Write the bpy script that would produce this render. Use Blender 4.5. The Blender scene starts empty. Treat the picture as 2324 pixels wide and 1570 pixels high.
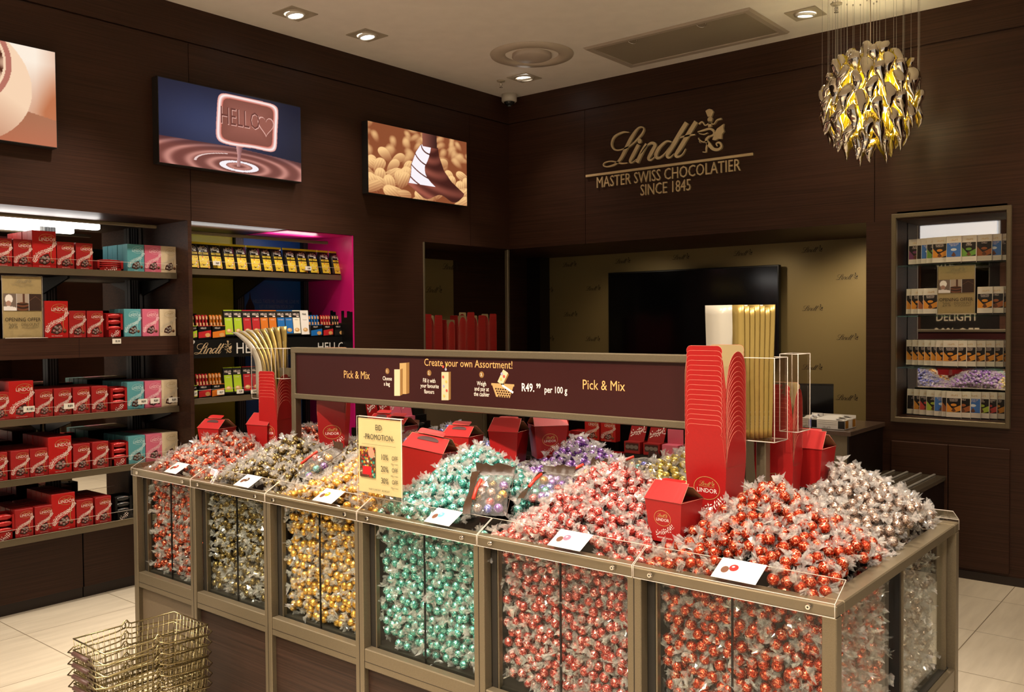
import bpy, bmesh, math, random
import numpy as np
from mathutils import Matrix, Vector
random.seed(7)
RNG = np.random.default_rng(11)
SC = bpy.context.scene
COL = SC.collection
PI = math.pi

# ------------------------------------------------------------------ camera
FPX, IW, IH = 2041.2, 2324.0, 1570.0
CAM = np.array([0.0, 0.0, 1.54])
def _rot(yaw, pitch, roll):
    cy, sy, cp, sp, cr, sr = math.cos(yaw), math.sin(yaw), math.cos(pitch), math.sin(pitch), math.cos(roll), math.sin(roll)
    fw = np.array([sy * cp, cy * cp, sp]); rt = np.array([cy, -sy, 0.0]); up = np.cross(rt, fw)
    return np.array([rt * cr + up * sr, -rt * sr + up * cr, -fw])
ROT = _rot(math.radians(-39.64356), math.radians(-1.53202), math.radians(-0.45222))
cam_data = bpy.data.cameras.new('camera')
cam_data.sensor_width = 36.0
cam_data.sensor_fit = 'HORIZONTAL'
cam_data.lens = FPX / IW * 36.0
cam_data.clip_start = 0.05
camera = bpy.data.objects.new('camera', cam_data)
COL.objects.link(camera)
mw = Matrix.Identity(4)
for i in range(3):
    for j in range(3):
        mw[i][j] = float(ROT[j][i])
    mw[i][3] = float(CAM[i])
camera.matrix_world = mw
SC.camera = camera
def at(px, py, axis, val):
    """the point of the plane <axis> = val that shows at this pixel of the photograph"""
    d = ROT.T @ np.array([(px - IW / 2) / FPX, -(py - IH / 2) / FPX, -1.0])
    k = 'xyz'.index(axis)
    return CAM + (val - CAM[k]) / d[k] * d

# ------------------------------------------------------------------ world, exposure
world = bpy.data.worlds.new('world')
SC.world = world
world.use_nodes = True
world.node_tree.nodes['Background'].inputs[0].default_value = (1.0, 0.88, 0.78, 1)
world.node_tree.nodes['Background'].inputs[1].default_value = 0.5
SC.view_settings.view_transform = 'Standard'
SC.view_settings.look = 'None'
SC.view_settings.gamma = 1.0
SC.view_settings.exposure = 0.0
SC.view_settings.use_curve_mapping = False
SC.cycles.max_bounces = 8
SC.cycles.diffuse_bounces = 4
SC.cycles.glossy_bounces = 4
SC.cycles.transmission_bounces = 6
SC.cycles.transparent_max_bounces = 24
SC.cycles.caustics_reflective = False
SC.cycles.caustics_refractive = False
SC.cycles.sample_clamp_indirect = 4.0

XU, YR, HC, XB = -4.8133, 5.7834, 3.3888, -5.0925      # left wall face, back wall face, ceiling, left base cabinets
ZT = 2.146                                              # top of the wall openings

# ------------------------------------------------------------------ warm spots: ceiling fittings in and out of view, and added fills
def spot(name, loc, target, watt, size=70, blend=0.6, col=(1.0, 0.78, 0.55), r=0.04):
    l = bpy.data.lights.new(name, 'SPOT')
    l.energy = watt; l.spot_size = math.radians(size); l.spot_blend = blend; l.color = col; l.shadow_soft_size = r
    o = bpy.data.objects.new(name, l); COL.objects.link(o)
    o.location = loc
    o.rotation_euler = (Vector(target) - Vector(loc)).to_track_quat('-Z', 'Y').to_euler()
    return o
WARM = (1.0, 0.86, 0.70)
# over the island
for i, (x, y, tx, ty, w) in enumerate([
        (-3.9, 1.0, -3.5, 2.3, 260), (-2.9, 1.0, -2.8, 2.3, 300), (-1.9, 1.0, -2.0, 2.3, 300), (-0.9, 1.0, -1.3, 2.3, 300),
        (0.2, 1.6, -0.9, 2.4, 260), (-1.2, 3.6, -1.3, 2.6, 240), (-2.4, 3.6, -2.4, 2.6, 240), (-3.4, 3.6, -3.3, 2.6, 220)]):
    spot('island_spot', (x, y, HC - 0.06), (tx, ty, 0.9), w, 52, 0.7, WARM)
# towards the left wall fixtures
for (x, y, ty, w) in [(-4.0, 1.2, 1.3, 120), (-3.9, 2.2, 2.2, 120), (-3.9, 3.2, 3.2, 90), (-3.5, 3.7, 3.5, 130)]:
    spot('shelf_spot', (x, y, HC - 0.06), (-4.95, ty, 0.8), w, 60, 0.8, WARM)
# the four fittings that show in the ceiling
for (x, y, tx, ty, w) in [(-4.436, 3.353, -4.55, 3.3, 34), (-4.42, 3.901, -4.5, 3.95, 34), (-4.295, 5.355, -4.0, 5.5, 20), (-2.121, 5.362, -2.1, 5.5, 26)]:
    spot('downlight_lamp', (x, y, HC - 0.035), (tx, ty, 0.0), w, 88, 0.8, WARM)
# wall wash right of the chandelier and the floor on both sides
spot('wall_wash', (0.15, 5.1, HC - 0.05), (-0.25, 5.78, 2.5), 110, 80, 0.9, (1.0, 0.74, 0.5))
spot('floor_spot', (-4.2, 0.6, HC - 0.05), (-4.2, 1.0, 0.0), 60, 80, 0.7, WARM)
spot('floor_spot', (-0.3, 4.0, HC - 0.05), (-0.5, 4.2, 0.0), 160, 80, 0.7, WARM)
spot('counter_fill', (-2.9, 4.3, HC - 0.05), (-2.9, 5.0, 0.7), 130, 60, 0.7, WARM)  # added fill towards the counter and its recess, has no fitting
spot('corner_fill', (-3.7, 4.6, HC - 0.05), (-4.95, 5.2, 1.3), 70, 40, 0.7, WARM)  # added fill to brighten the carton stacks in the corner opening
for x, w in ((-2.3, 26), (-3.1, 10), (-4.2, 7)):
    spot('recess_fill', (x, 6.15, ZT - 0.03), (x + 0.1, 6.85, 1.15), w, 110, 0.9, (1.0, 0.80, 0.55))  # unseen lamps added under the soffit to brighten the gold paper
# unseen fill spots added behind the camera to brighten truffles behind the glass
for x in (-3.2, -2.2, -1.2, -0.2):
    spot('front_fill', (x + 0.2, -1.2, HC - 0.05), (x, 2.0, 0.62), 300, 34, 0.8, WARM)
for x in (-3.6, -1.6, 0.4, 2.4):
    for y in (-3.2, -1.7, -0.2):
        spot('bounce_fill', (x, y, HC - 0.05), (x, y, 0.0), 280, 100, 0.7, WARM)  # added out of view: lights the floor so it bounces onto the ceiling
spot('end_spot', (2.4, 2.0, HC - 0.05), (-0.7, 2.5, 0.6), 130, 34, 0.8, WARM)

# ------------------------------------------------------------------ materials
MATS = {}
def srgb(r, g, b):
    f = lambda c: (c / 255.0 / 12.92) if c / 255.0 <= 0.04045 else ((c / 255.0 + 0.055) / 1.055) ** 2.4
    return (f(r), f(g), f(b))
def mat(name, col=(0.8, 0.8, 0.8), rough=0.5, metal=0.0, spec=0.5, emit=None, estr=0.0, alpha=1.0, trans=0.0, ior=1.45, coat=0.0,
        noise=0.0, nscale=60.0, bump=0.0, stretch=None, attr=None):
    if name in MATS:
        return MATS[name]
    m = bpy.data.materials.new(name); MATS[name] = m
    m.use_nodes = True
    nt = m.node_tree; b = nt.nodes['Principled BSDF']
    b.inputs['Base Color'].default_value = (*col, 1)
    b.inputs['Roughness'].default_value = rough
    b.inputs['Metallic'].default_value = metal
    b.inputs['Specular IOR Level'].default_value = spec
    b.inputs['IOR'].default_value = ior
    b.inputs['Transmission Weight'].default_value = trans
    b.inputs['Coat Weight'].default_value = coat
    b.inputs['Alpha'].default_value = alpha
    if emit is not None:
        b.inputs['Emission Color'].default_value = (*emit, 1); b.inputs['Emission Strength'].default_value = estr
    if noise > 0 or bump > 0:
        tc = nt.nodes.new('ShaderNodeTexCoord'); mp = nt.nodes.new('ShaderNodeMapping'); nz = nt.nodes.new('ShaderNodeTexNoise')
        nt.links.new(tc.outputs['Object'], mp.inputs[0]); nt.links.new(mp.outputs[0], nz.inputs['Vector'])
        nz.inputs['Scale'].default_value = nscale; nz.inputs['Detail'].default_value = 5
        if stretch: mp.inputs['Scale'].default_value = stretch
        if noise > 0:
            mr = nt.nodes.new('ShaderNodeMapRange')
            mr.inputs['From Min'].default_value = 0.3; mr.inputs['From Max'].default_value = 0.7
            mr.inputs['To Min'].default_value = 1 - noise; mr.inputs['To Max'].default_value = 1 + noise
            nt.links.new(nz.outputs['Fac'], mr.inputs['Value'])
            mx = nt.nodes.new('ShaderNodeVectorMath'); mx.operation = 'SCALE'; mx.inputs[0].default_value = col
            nt.links.new(mr.outputs[0], mx.inputs['Scale']); nt.links.new(mx.outputs[0], b.inputs['Base Color'])
        if bump > 0:
            bp = nt.nodes.new('ShaderNodeBump'); bp.inputs['Strength'].default_value = bump; bp.inputs['Distance'].default_value = 0.002
            nt.links.new(nz.outputs['Fac'], bp.inputs['Height']); nt.links.new(bp.outputs[0], b.inputs['Normal'])
    if attr:
        a = nt.nodes.new('ShaderNodeAttribute'); a.attribute_name = attr
        nt.links.new(a.outputs['Color'], b.inputs['Base Color'])
        if estr > 0:
            nt.links.new(a.outputs['Color'], b.inputs['Emission Color'])
            b.inputs['Base Color'].default_value = (0, 0, 0, 1)
            nt.links.remove(b.inputs['Base Color'].links[0]); b.inputs['Emission Strength'].default_value = estr
    return m

def clear_mat(name, tint=(1, 1, 1), gloss=0.08, rough=0.02, haze=0.0, hazecol=(1, 1, 1), fres=True, edge=None):
    """clear sheet: transparent, mirror gloss by Fresnel, optional milky haze"""
    if name in MATS: return MATS[name]
    m = bpy.data.materials.new(name); MATS[name] = m; m.use_nodes = True
    nt = m.node_tree; nt.nodes.clear()
    out = nt.nodes.new('ShaderNodeOutputMaterial'); t = nt.nodes.new('ShaderNodeBsdfTransparent'); g = nt.nodes.new('ShaderNodeBsdfGlossy')
    t.inputs[0].default_value = (*tint, 1); g.inputs['Roughness'].default_value = rough
    mix = nt.nodes.new('ShaderNodeMixShader')
    if fres:
        lw = nt.nodes.new('ShaderNodeLayerWeight'); lw.inputs[0].default_value = 0.5
        pw = nt.nodes.new('ShaderNodeMath'); pw.operation = 'POWER'; pw.inputs[1].default_value = 5.0
        mul = nt.nodes.new('ShaderNodeMath'); mul.operation = 'MULTIPLY_ADD'; mul.inputs[1].default_value = 0.9; mul.inputs[2].default_value = gloss
        mul.use_clamp = True
        nt.links.new(lw.outputs['Facing'], pw.inputs[0]); nt.links.new(pw.outputs[0], mul.inputs[0]); nt.links.new(mul.outputs[0], mix.inputs[0])
    else:
        mix.inputs[0].default_value = gloss
    nt.links.new(t.outputs[0], mix.inputs[1]); nt.links.new(g.outputs[0], mix.inputs[2])
    last = mix
    if haze > 0:
        d = nt.nodes.new('ShaderNodeBsdfDiffuse'); d.inputs[0].default_value = (*hazecol, 1)
        tl = nt.nodes.new('ShaderNodeBsdfTranslucent'); tl.inputs[0].default_value = (*hazecol, 1)
        ad = nt.nodes.new('ShaderNodeMixShader'); ad.inputs[0].default_value = 0.4
        nt.links.new(d.outputs[0], ad.inputs[1]); nt.links.new(tl.outputs[0], ad.inputs[2])
        m2 = nt.nodes.new('ShaderNodeMixShader'); m2.inputs[0].default_value = haze
        nt.links.new(mix.outputs[0], m2.inputs[1]); nt.links.new(ad.outputs[0], m2.inputs[2]); last = m2
    nt.links.new(last.outputs[0], out.inputs[0])
    return m

def wood(name, col, axis, rough=0.34):
    """dark veneer with fine horizontal grain along <axis>"""
    if name in MATS: return MATS[name]
    m = bpy.data.materials.new(name); MATS[name] = m; m.use_nodes = True
    nt = m.node_tree; b = nt.nodes['Principled BSDF']
    tc = nt.nodes.new('ShaderNodeTexCoord'); mp = nt.nodes.new('ShaderNodeMapping'); nz = nt.nodes.new('ShaderNodeTexNoise')
    sc = {'x': (1.2, 30, 120), 'y': (30, 1.2, 120), 'z': (90, 90, 1.2)}[axis]
    mp.inputs['Scale'].default_value = sc
    nt.links.new(tc.outputs['Object'], mp.inputs[0]); nt.links.new(mp.outputs[0], nz.inputs['Vector'])
    nz.inputs['Scale'].default_value = 1.6; nz.inputs['Detail'].default_value = 4
    cr = nt.nodes.new('ShaderNodeValToRGB')
    cr.color_ramp.elements[0].position = 0.30; cr.color_ramp.elements[1].position = 0.72
    cr.color_ramp.elements[0].color = (*[c * 0.62 for c in col], 1); cr.color_ramp.elements[1].color = (*[c * 1.5 for c in col], 1)
    nt.links.new(nz.outputs['Fac'], cr.inputs[0]); nt.links.new(cr.outputs[0], b.inputs['Base Color'])
    bp = nt.nodes.new('ShaderNodeBump'); bp.inputs['Strength'].default_value = 0.12; bp.inputs['Distance'].default_value = 0.001
    nt.links.new(nz.outputs['Fac'], bp.inputs['Height']); nt.links.new(bp.outputs[0], b.inputs['Normal'])
    b.inputs['Roughness'].default_value = rough
    b.inputs['Specular IOR Level'].default_value = 0.25
    return m

# ------------------------------------------------------------------ mesh builder
class MB:
    def __init__(self): self.v = []; self.f = []; self.m = []; self.s = []
    def add(self, verts, faces, mi=0, smooth=False):
        n = len(self.v); self.v.extend(verts)
        for q in faces:
            self.f.append([n + i for i in q]); self.m.append(mi); self.s.append(smooth)
        return self
    def box(self, x0, x1, y0, y1, z0, z1, mi=0, bev=0.0):
        if x0 > x1: x0, x1 = x1, x0
        if y0 > y1: y0, y1 = y1, y0
        if z0 > z1: z0, z1 = z1, z0
        b = min(bev, (x1 - x0) * .45, (y1 - y0) * .45, (z1 - z0) * .45)
        if b <= 0:
            v = [(x, y, z) for z in (z0, z1) for y in (y0, y1) for x in (x0, x1)]
            return self.add(v, [(0, 2, 3, 1), (4, 5, 7, 6), (0, 1, 5, 4), (2, 6, 7, 3), (0, 4, 6, 2), (1, 3, 7, 5)], mi)
        v = []; idx = {}
        for i, X in enumerate((x0, x1)):
            for j, Y in enumerate((y0, y1)):
                for k, Z in enumerate((z0, z1)):
                    sx, sy, sz = (1 - 2 * i) * b, (1 - 2 * j) * b, (1 - 2 * k) * b
                    for a, p in enumerate(((X, Y + sy, Z + sz), (X + sx, Y, Z + sz), (X + sx, Y + sy, Z))):
                        idx[i, j, k, a] = len(v); v.append(p)
        F = []
        for i in (0, 1):
            F.append([idx[i, 0, 0, 0], idx[i, 1, 0, 0], idx[i, 1, 1, 0], idx[i, 0, 1, 0]])
            F.append([idx[0, i, 0, 1], idx[1, i, 0, 1], idx[1, i, 1, 1], idx[0, i, 1, 1]])
            F.append([idx[0, 0, i, 2], idx[1, 0, i, 2], idx[1, 1, i, 2], idx[0, 1, i, 2]])
        for i in (0, 1):
            for j in (0, 1):
                F.append([idx[i, j, 0, 0], idx[i, j, 1, 0], idx[i, j, 1, 1], idx[i, j, 0, 1]])
                F.append([idx[i, 0, j, 0], idx[i, 1, j, 0], idx[i, 1, j, 2], idx[i, 0, j, 2]])
                F.append([idx[0, i, j, 1], idx[1, i, j, 1], idx[1, i, j, 2], idx[0, i, j, 2]])
                for k in (0, 1): F.append([idx[i, j, k, a] for a in (0, 1, 2)])
        c = Vector(((x0 + x1) / 2, (y0 + y1) / 2, (z0 + z1) / 2))
        G = []
        for q in F:
            P = [Vector(v[a]) for a in q]; nrm = (P[1] - P[0]).cross(P[2] - P[0])
            G.append(q if nrm.dot(sum(P, Vector()) / len(P) - c) > 0 else q[::-1])
        return self.add(v, G, mi)
    def poly(self, pts, mi=0): return self.add([tuple(p) for p in pts], [tuple(range(len(pts)))], mi)
    def prism(self, pts, fn, a, b, mi=0, mside=None):
        """closed 2-D outline pts carried through fn(u, v, t) and swept from t=a to t=b"""
        n = len(pts)
        v = [fn(u, w, a) for u, w in pts] + [fn(u, w, b) for u, w in pts]
        self.add(v, [tuple(range(n))[::-1], tuple(range(n, 2 * n))], mi)
        self.add(v, [(i, (i + 1) % n, n + (i + 1) % n, n + i) for i in range(n)], mi if mside is None else mside)
        return self
    def tube(self, path, r, n=6, mi=0, closed=False):
        P = [Vector(p) for p in path]; N = len(P); v = []; F = []
        up = Vector((0, 0, 1)); last = None
        for i, p in enumerate(P):
            d = (P[(i + 1) % N] - P[i - 1]) if closed else (P[min(i + 1, N - 1)] - P[max(i - 1, 0)])
            d.normalize()
            a = d.cross(up if last is None else last)
            if last is not None: a = last - d * last.dot(d)
            if a.length < 1e-4: a = d.cross(Vector((1, 0, 0)))
            a.normalize(); last = a; bb = d.cross(a)
            rr = r[i] if isinstance(r, (list, tuple)) else r
            for k in range(n):
                t = 2 * PI * k / n; v.append(tuple(p + (a * math.cos(t) + bb * math.sin(t)) * rr))
        for i in range(N if closed else N - 1):
            j = (i + 1) % N
            for k in range(n):
                F.append((i * n + k, i * n + (k + 1) % n, j * n + (k + 1) % n, j * n + k))
        if not closed:
            F.append(tuple(range(n))[::-1]); F.append(tuple(range((N - 1) * n, N * n)))
        return self.add(v, F, mi, True)
    def lathe(self, prof, n=24, c=(0, 0, 0), mi=0, smooth=True, caps=True):
        v = []; F = []; K = len(prof)
        for (r, z) in prof:
            for k in range(n):
                t = 2 * PI * k / n; v.append((c[0] + r * math.cos(t), c[1] + r * math.sin(t), c[2] + z))
        for i in range(K - 1):
            for k in range(n):
                F.append((i * n + k, i * n + (k + 1) % n, (i + 1) * n + (k + 1) % n, (i + 1) * n + k))
        if caps:
            F.append(tuple(range(n))[::-1]); F.append(tuple(range((K - 1) * n, K * n)))
        return self.add(v, F, mi, smooth)
    def flat(self, mesh2, fn, mi=0):
        v, f = mesh2
        return self.add([fn(a, b) for a, b in v], f, mi)
    def build(self, name, mats, parent=None, loc=(0, 0, 0), rot=(0, 0, 0)):
        me = bpy.data.meshes.new(name)
        me.from_pydata(self.v, [], self.f)
        for m in (mats if isinstance(mats, (list, tuple)) else [mats]): me.materials.append(m)
        me.polygons.foreach_set('material_index', self.m)
        me.polygons.foreach_set('use_smooth', self.s)
        me.update()
        o = bpy.data.objects.new(name, me); COL.objects.link(o)
        o.location = loc; o.rotation_euler = rot
        if parent is not None: o.parent = parent
        return o

def tag(o, label=None, cat=None, group=None, kind=None):
    if label: o['label'] = label
    if cat: o['category'] = cat
    if group: o['group'] = group
    if kind: o['kind'] = kind
    return o
def thing(name, label, cat, loc=(0, 0, 0), rotz=0.0, group=None):
    o = bpy.data.objects.new(name, None); COL.objects.link(o)
    o.location = loc; o.rotation_euler = (0, 0, rotz); o.empty_display_size = 0.05
    return tag(o, label, cat, group)
def dup(root, loc=None, rot=None, label=None, group=None, scale=None, parts=True):
    c = root.copy(); COL.objects.link(c)
    if loc is not None: c.location = loc
    if rot is not None: c.rotation_euler = rot
    if scale is not None: c.scale = (scale,) * 3
    if label: c['label'] = label
    if group: c['group'] = group
    elif 'group' in c.keys() and group == '': del c['group']
    if parts:
        for ch in root.children:
            d = ch.copy(); COL.objects.link(d); d.parent = c
            for g in ch.children:
                e = g.copy(); COL.objects.link(e); e.parent = d
    return c
def structure(o): o['kind'] = 'structure'; return o

# ------------------------------------------------------------------ lettering
_TXT = {}
def text2(s, size=1.0, sx=1.0, align='CENTER', shear=0.0, bold=0.0, space=1.0):
    """flat mesh of a string: (2-D verts, faces), centred or left aligned on the base line"""
    key = (s, round(size, 4), sx, align, shear, bold, space)
    if key in _TXT: return _TXT[key]
    cu = bpy.data.curves.new('t', 'FONT'); cu.body = s; cu.size = size; cu.align_x = align; cu.shear = shear; cu.offset = bold
    cu.space_character = space
    cu.resolution_u = 2
    o = bpy.data.objects.new('t', cu)
    me = bpy.data.meshes.new_from_object(o)
    v = [(p.co.x * sx, p.co.y) for p in me.vertices]; f = [tuple(p.vertices) for p in me.polygons]
    bpy.data.objects.remove(o); bpy.data.meshes.remove(me); bpy.data.curves.remove(cu)
    _TXT[key] = (v, f); return v, f
def catmull(P, k=6):
    P = [np.array(p, float) for p in P]; out = []
    Q = [2 * P[0] - P[1]] + P + [2 * P[-1] - P[-2]]
    for i in range(1, len(Q) - 2):
        for t in np.linspace(0, 1, k, endpoint=False):
            a, b, c, d = Q[i - 1], Q[i], Q[i + 1], Q[i + 2]
            out.append(0.5 * ((2 * b) + (c - a) * t + (2 * a - 5 * b + 4 * c - d) * t * t + (3 * b - a - 3 * c + d) * t ** 3))
    out.append(P[-1]); return out
def ribbon(P, wds, k=6):
    C = catmull(P, k); n = len(C); W = np.interp(np.linspace(0, 1, n), np.linspace(0, 1, len(wds)), wds)
    v = []; f = []
    for i, p in enumerate(C):
        d = C[min(i + 1, n - 1)] - C[max(i - 1, 0)]; d = d / (np.linalg.norm(d) + 1e-9); nn = np.array([-d[1], d[0]])
        v += [tuple(p + nn * W[i] / 2), tuple(p - nn * W[i] / 2)]
    for i in range(n - 1): f.append((2 * i, 2 * i + 1, 2 * i + 3, 2 * i + 2))
    return v, f
def join2(L):
    V = []; F = []
    for v, f in L:
        n = len(V); V += list(v); F += [tuple(n + i for i in q) for q in f]
    return V, F
def xf2(m, s=1.0, dx=0.0, dy=0.0, sx=1.0, rot=0.0):
    c, n = math.cos(rot), math.sin(rot)
    return [((a * c * sx - b * n) * s + dx, (a * n * sx + b * c) * s + dy) for a, b in m[0]], m[1]
def disc2(cx, cy, rx, ry=None, n=20, rot=0.0):
    ry = rx if ry is None else ry; c, s = math.cos(rot), math.sin(rot); v = []
    for k in range(n):
        a, b = rx * math.cos(2 * PI * k / n), ry * math.sin(2 * PI * k / n); v.append((cx + a * c - b * s, cy + a * s + b * c))
    return v, [tuple(range(n))]
def ring2(cx, cy, rx, ry, w, n=28):
    v = []; f = []
    for k in range(n):
        c, s = math.cos(2 * PI * k / n), math.sin(2 * PI * k / n); v += [(cx + rx * c, cy + ry * s), (cx + (rx - w) * c, cy + (ry - w) * s)]
    for k in range(n):
        j = (k + 1) % n; f.append((2 * k, 2 * j, 2 * j + 1, 2 * k + 1))
    return v, f
def rect2(x0, x1, y0, y1): return [(x0, y0), (x1, y0), (x1, y1), (x0, y1)], [(0, 1, 2, 3)]
def rrect_pts(x0, x1, y0, y1, r, n=5, top=True, bot=True):
    P = []
    for cx, cy, a0, on in ((x1 - r, y0 + r, -90, bot), (x1 - r, y1 - r, 0, top), (x0 + r, y1 - r, 90, top), (x0 + r, y0 + r, 180, bot)):
        if not on: P.append((cx + (r if cx > (x0 + x1) / 2 else -r), cy + (-r if a0 in (-90, 180) else r))); continue
        for k in range(n + 1):
            a = math.radians(a0 + 90 * k / n); P.append((cx + r * math.cos(a), cy + r * math.sin(a)))
    return P
# script wordmark and crest, traced as pen strokes (unit: metres on the wall sign, origin at the rule's start)
def _Z(P): return [((x - 190) * 0.000718, -(y - 850 + 0.1354 * (x - 190)) * 0.000634) for x, y in P]
def make_logo(k):
    L = []
    R = lambda P, w: L.append(ribbon(_Z(P), [a * 0.00054 for a in w], k))
    R([(740, 335), (660, 335), (560, 385), (525, 470), (560, 535), (640, 540), (760, 490), (870, 390), (920, 310), (895, 278), (840, 300), (770, 400), (700, 530), (640, 640), (570, 710), (470, 740), (420, 725), (440, 690), (530, 675), (640, 700), (720, 695)],
      [10, 24, 30, 26, 22, 18, 22, 30, 22, 14, 26, 56, 56, 46, 30, 18, 14, 14, 18, 24, 12])
    R([(855, 480), (790, 600), (755, 670), (775, 692), (830, 650)], [50, 54, 44, 20, 10]); L.append(disc2(*_Z([(868, 440)])[0], 0.017, 0.019, 10))
    R([(950, 475), (900, 560), (835, 690)], [44, 54, 54]); R([(880, 590), (950, 500), (1010, 465), (1050, 490), (1010, 570), (975, 640), (1000, 662), (1060, 610)], [10, 20, 34, 50, 56, 46, 20, 10])
    R([(1240, 455), (1180, 450), (1100, 520), (1060, 600), (1085, 640), (1150, 600), (1230, 500)], [18, 24, 46, 54, 34, 20, 14])
    R([(1410, 243), (1330, 370), (1240, 520), (1190, 605), (1215, 635), (1270, 590)], [60, 62, 60, 46, 22, 10])
    R([(1515, 236), (1430, 370), (1340, 520), (1290, 600), (1310, 625), (1360, 600), (1400, 535)], [60, 62, 60, 46, 30, 18, 8])
    R([(1325, 410), (1420, 390), (1505, 378)], [20, 24, 16])
    # crest
    R = lambda P, w: L.append(ribbon(_Z(P), [a * 0.00044 for a in w], k))
    L.append((_Z([(1618, 122), (1640, 106), (1662, 100), (1692, 110), (1702, 132), (1682, 186), (1642, 186)]), [tuple(range(7))]))
    L.append(disc2(*_Z([(1665, 216)])[0], 0.019, 0.019, 10))
    R([(1545, 262), (1582, 240), (1615, 280), (1662, 256), (1705, 268), (1740, 225), (1786, 212)], [26, 20, 18, 22, 18, 20, 26])
    R([(1664, 235), (1664, 300)], [44, 60])
    R([(1532, 350), (1590, 335), (1660, 318), (1705, 345), (1700, 385), (1655, 405)], [16, 30, 34, 36, 30, 26]); R([(1545, 368), (1600, 378), (1640, 362)], [10, 16, 12])
    R([(1655, 400), (1625, 440), (1655, 490), (1700, 540), (1755, 545), (1785, 510), (1765, 470), (1732, 482), (1745, 512)], [30, 48, 62, 50, 42, 34, 28, 22, 14])
    L.append((_Z([(1690, 440), (1712, 372), (1740, 320), (1812, 268), (1806, 312), (1816, 352), (1792, 380), (1790, 432), (1752, 430), (1725, 448)]), [tuple(range(10))]))
    R([(1640, 470), (1625, 530), (1622, 572), (1585, 572)], [34, 26, 18, 14]); R([(1640, 455), (1590, 462), (1550, 436), (1540, 415)], [24, 20, 18, 10]); R([(1560, 470), (1548, 450)], [12, 12])
    return join2(L)
LOGO = make_logo(6); LOGO_S = make_logo(2)
LOGO_C = (0.52, 0.06)            # roughly the middle of the mark
def logo_at(w, cx, cz, small=True):
    """the mark scaled to overall width w, centred"""
    m = LOGO_S if small else LOGO
    xs = [p[0] for p in m[0]]; ys = [p[1] for p in m[0]]
    s = w / (max(xs) - min(xs))
    return [((a - (max(xs) + min(xs)) / 2) * s + cx, (b - (max(ys) + min(ys)) / 2) * s + cz) for a, b in m[0]], m[1]
def picture(name, w, h, fn, nu, nv, material, parent=None, loc=(0, 0, 0), rot=(0, 0, 0)):
    """a flat printed picture: a fine grid in the local xz plane whose point colours come from fn(u, v)"""
    u, v = np.meshgrid(np.linspace(0, 1, nu), np.linspace(0, 1, nv)); rgb = np.clip(fn(u, v), 0, 1)
    lin = np.where(rgb <= 0.04045, rgb / 12.92, ((rgb + 0.055) / 1.055) ** 2.4)
    co = np.stack([(u - 0.5) * w, np.zeros_like(u), v * h], -1).reshape(-1, 3)
    me = bpy.data.meshes.new(name)
    i = np.arange(nu * nv).reshape(nv, nu); F = np.stack([i[:-1, :-1], i[:-1, 1:], i[1:, 1:], i[1:, :-1]], -1).reshape(-1, 4)
    me.from_pydata(co.tolist(), [], F.tolist())
    a = me.color_attributes.new('paint', 'FLOAT_COLOR', 'POINT')
    a.data.foreach_set('color', np.concatenate([lin.reshape(-1, 3), np.ones((nu * nv, 1))], 1).ravel().astype(np.float32))
    me.materials.append(material)
    o = bpy.data.objects.new(name, me); COL.objects.link(o); o.location = loc; o.rotation_euler = rot
    if parent is not None: o.parent = parent
    return o
ORD = ['first', 'second', 'third', 'fourth', 'fifth', 'sixth', 'seventh', 'eighth', 'ninth', 'tenth', 'eleventh', 'twelfth', 'thirteenth', 'fourteenth', 'fifteenth', 'sixteenth']

# common materials
M_WOODY = wood('veneer_along_y', (0.034, 0.0135, 0.0075), 'y', 0.45); M_WOODX = wood('veneer_along_x', (0.036, 0.0142, 0.0076), 'x', 0.45)
M_DARK = mat('dark_lacquer', (0.008, 0.004, 0.003), 0.4, noise=0.2)
M_BLACK = mat('black_plastic', (0.004, 0.004, 0.004), 0.35)
M_TAUPE = mat('taupe_metal', (0.17, 0.135, 0.085), 0.34, 0.55, noise=0.12, nscale=400)
M_TAUPE_D = mat('taupe_panel', (0.115, 0.083, 0.05), 0.5, 0.0, noise=0.1, nscale=300)
M_CHROME = mat('chrome', (0.75, 0.72, 0.66), 0.12, 1.0)
M_BRASS = mat('brass_wire', (0.40, 0.335, 0.18), 0.27, 1.0)
M_GOLD = mat('gold_lettering', (0.78, 0.63, 0.36), 0.33, 0.55)
M_WHITE = mat('white_card', (0.62, 0.60, 0.58), 0.5)
M_CREAM = mat('cream_card', (0.66, 0.56, 0.34), 0.5)
M_GLASS = clear_mat('clear_glass', (0.96, 0.985, 0.965), 0.02, 0.01)
M_ACRYL = clear_mat('clear_acrylic', (0.985, 0.975, 0.955), 0.03, 0.02)
M_EDGE = mat('painted_edge_glint', (0.92, 0.82, 0.72), 0.25, emit=None, alpha=0.45)  # pale colour stands in for light caught along acrylic edges
M_MIRROR = mat('mirror', (0.72, 0.70, 0.66), 0.015, 1.0)
M_PAINT = mat('printed_picture', rough=0.45, attr='paint')
M_INK = mat('dark_ink', (0.02, 0.014, 0.01), 0.5)
M_GREYINK = mat('grey_ink', (0.25, 0.20, 0.12), 0.5)
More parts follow.
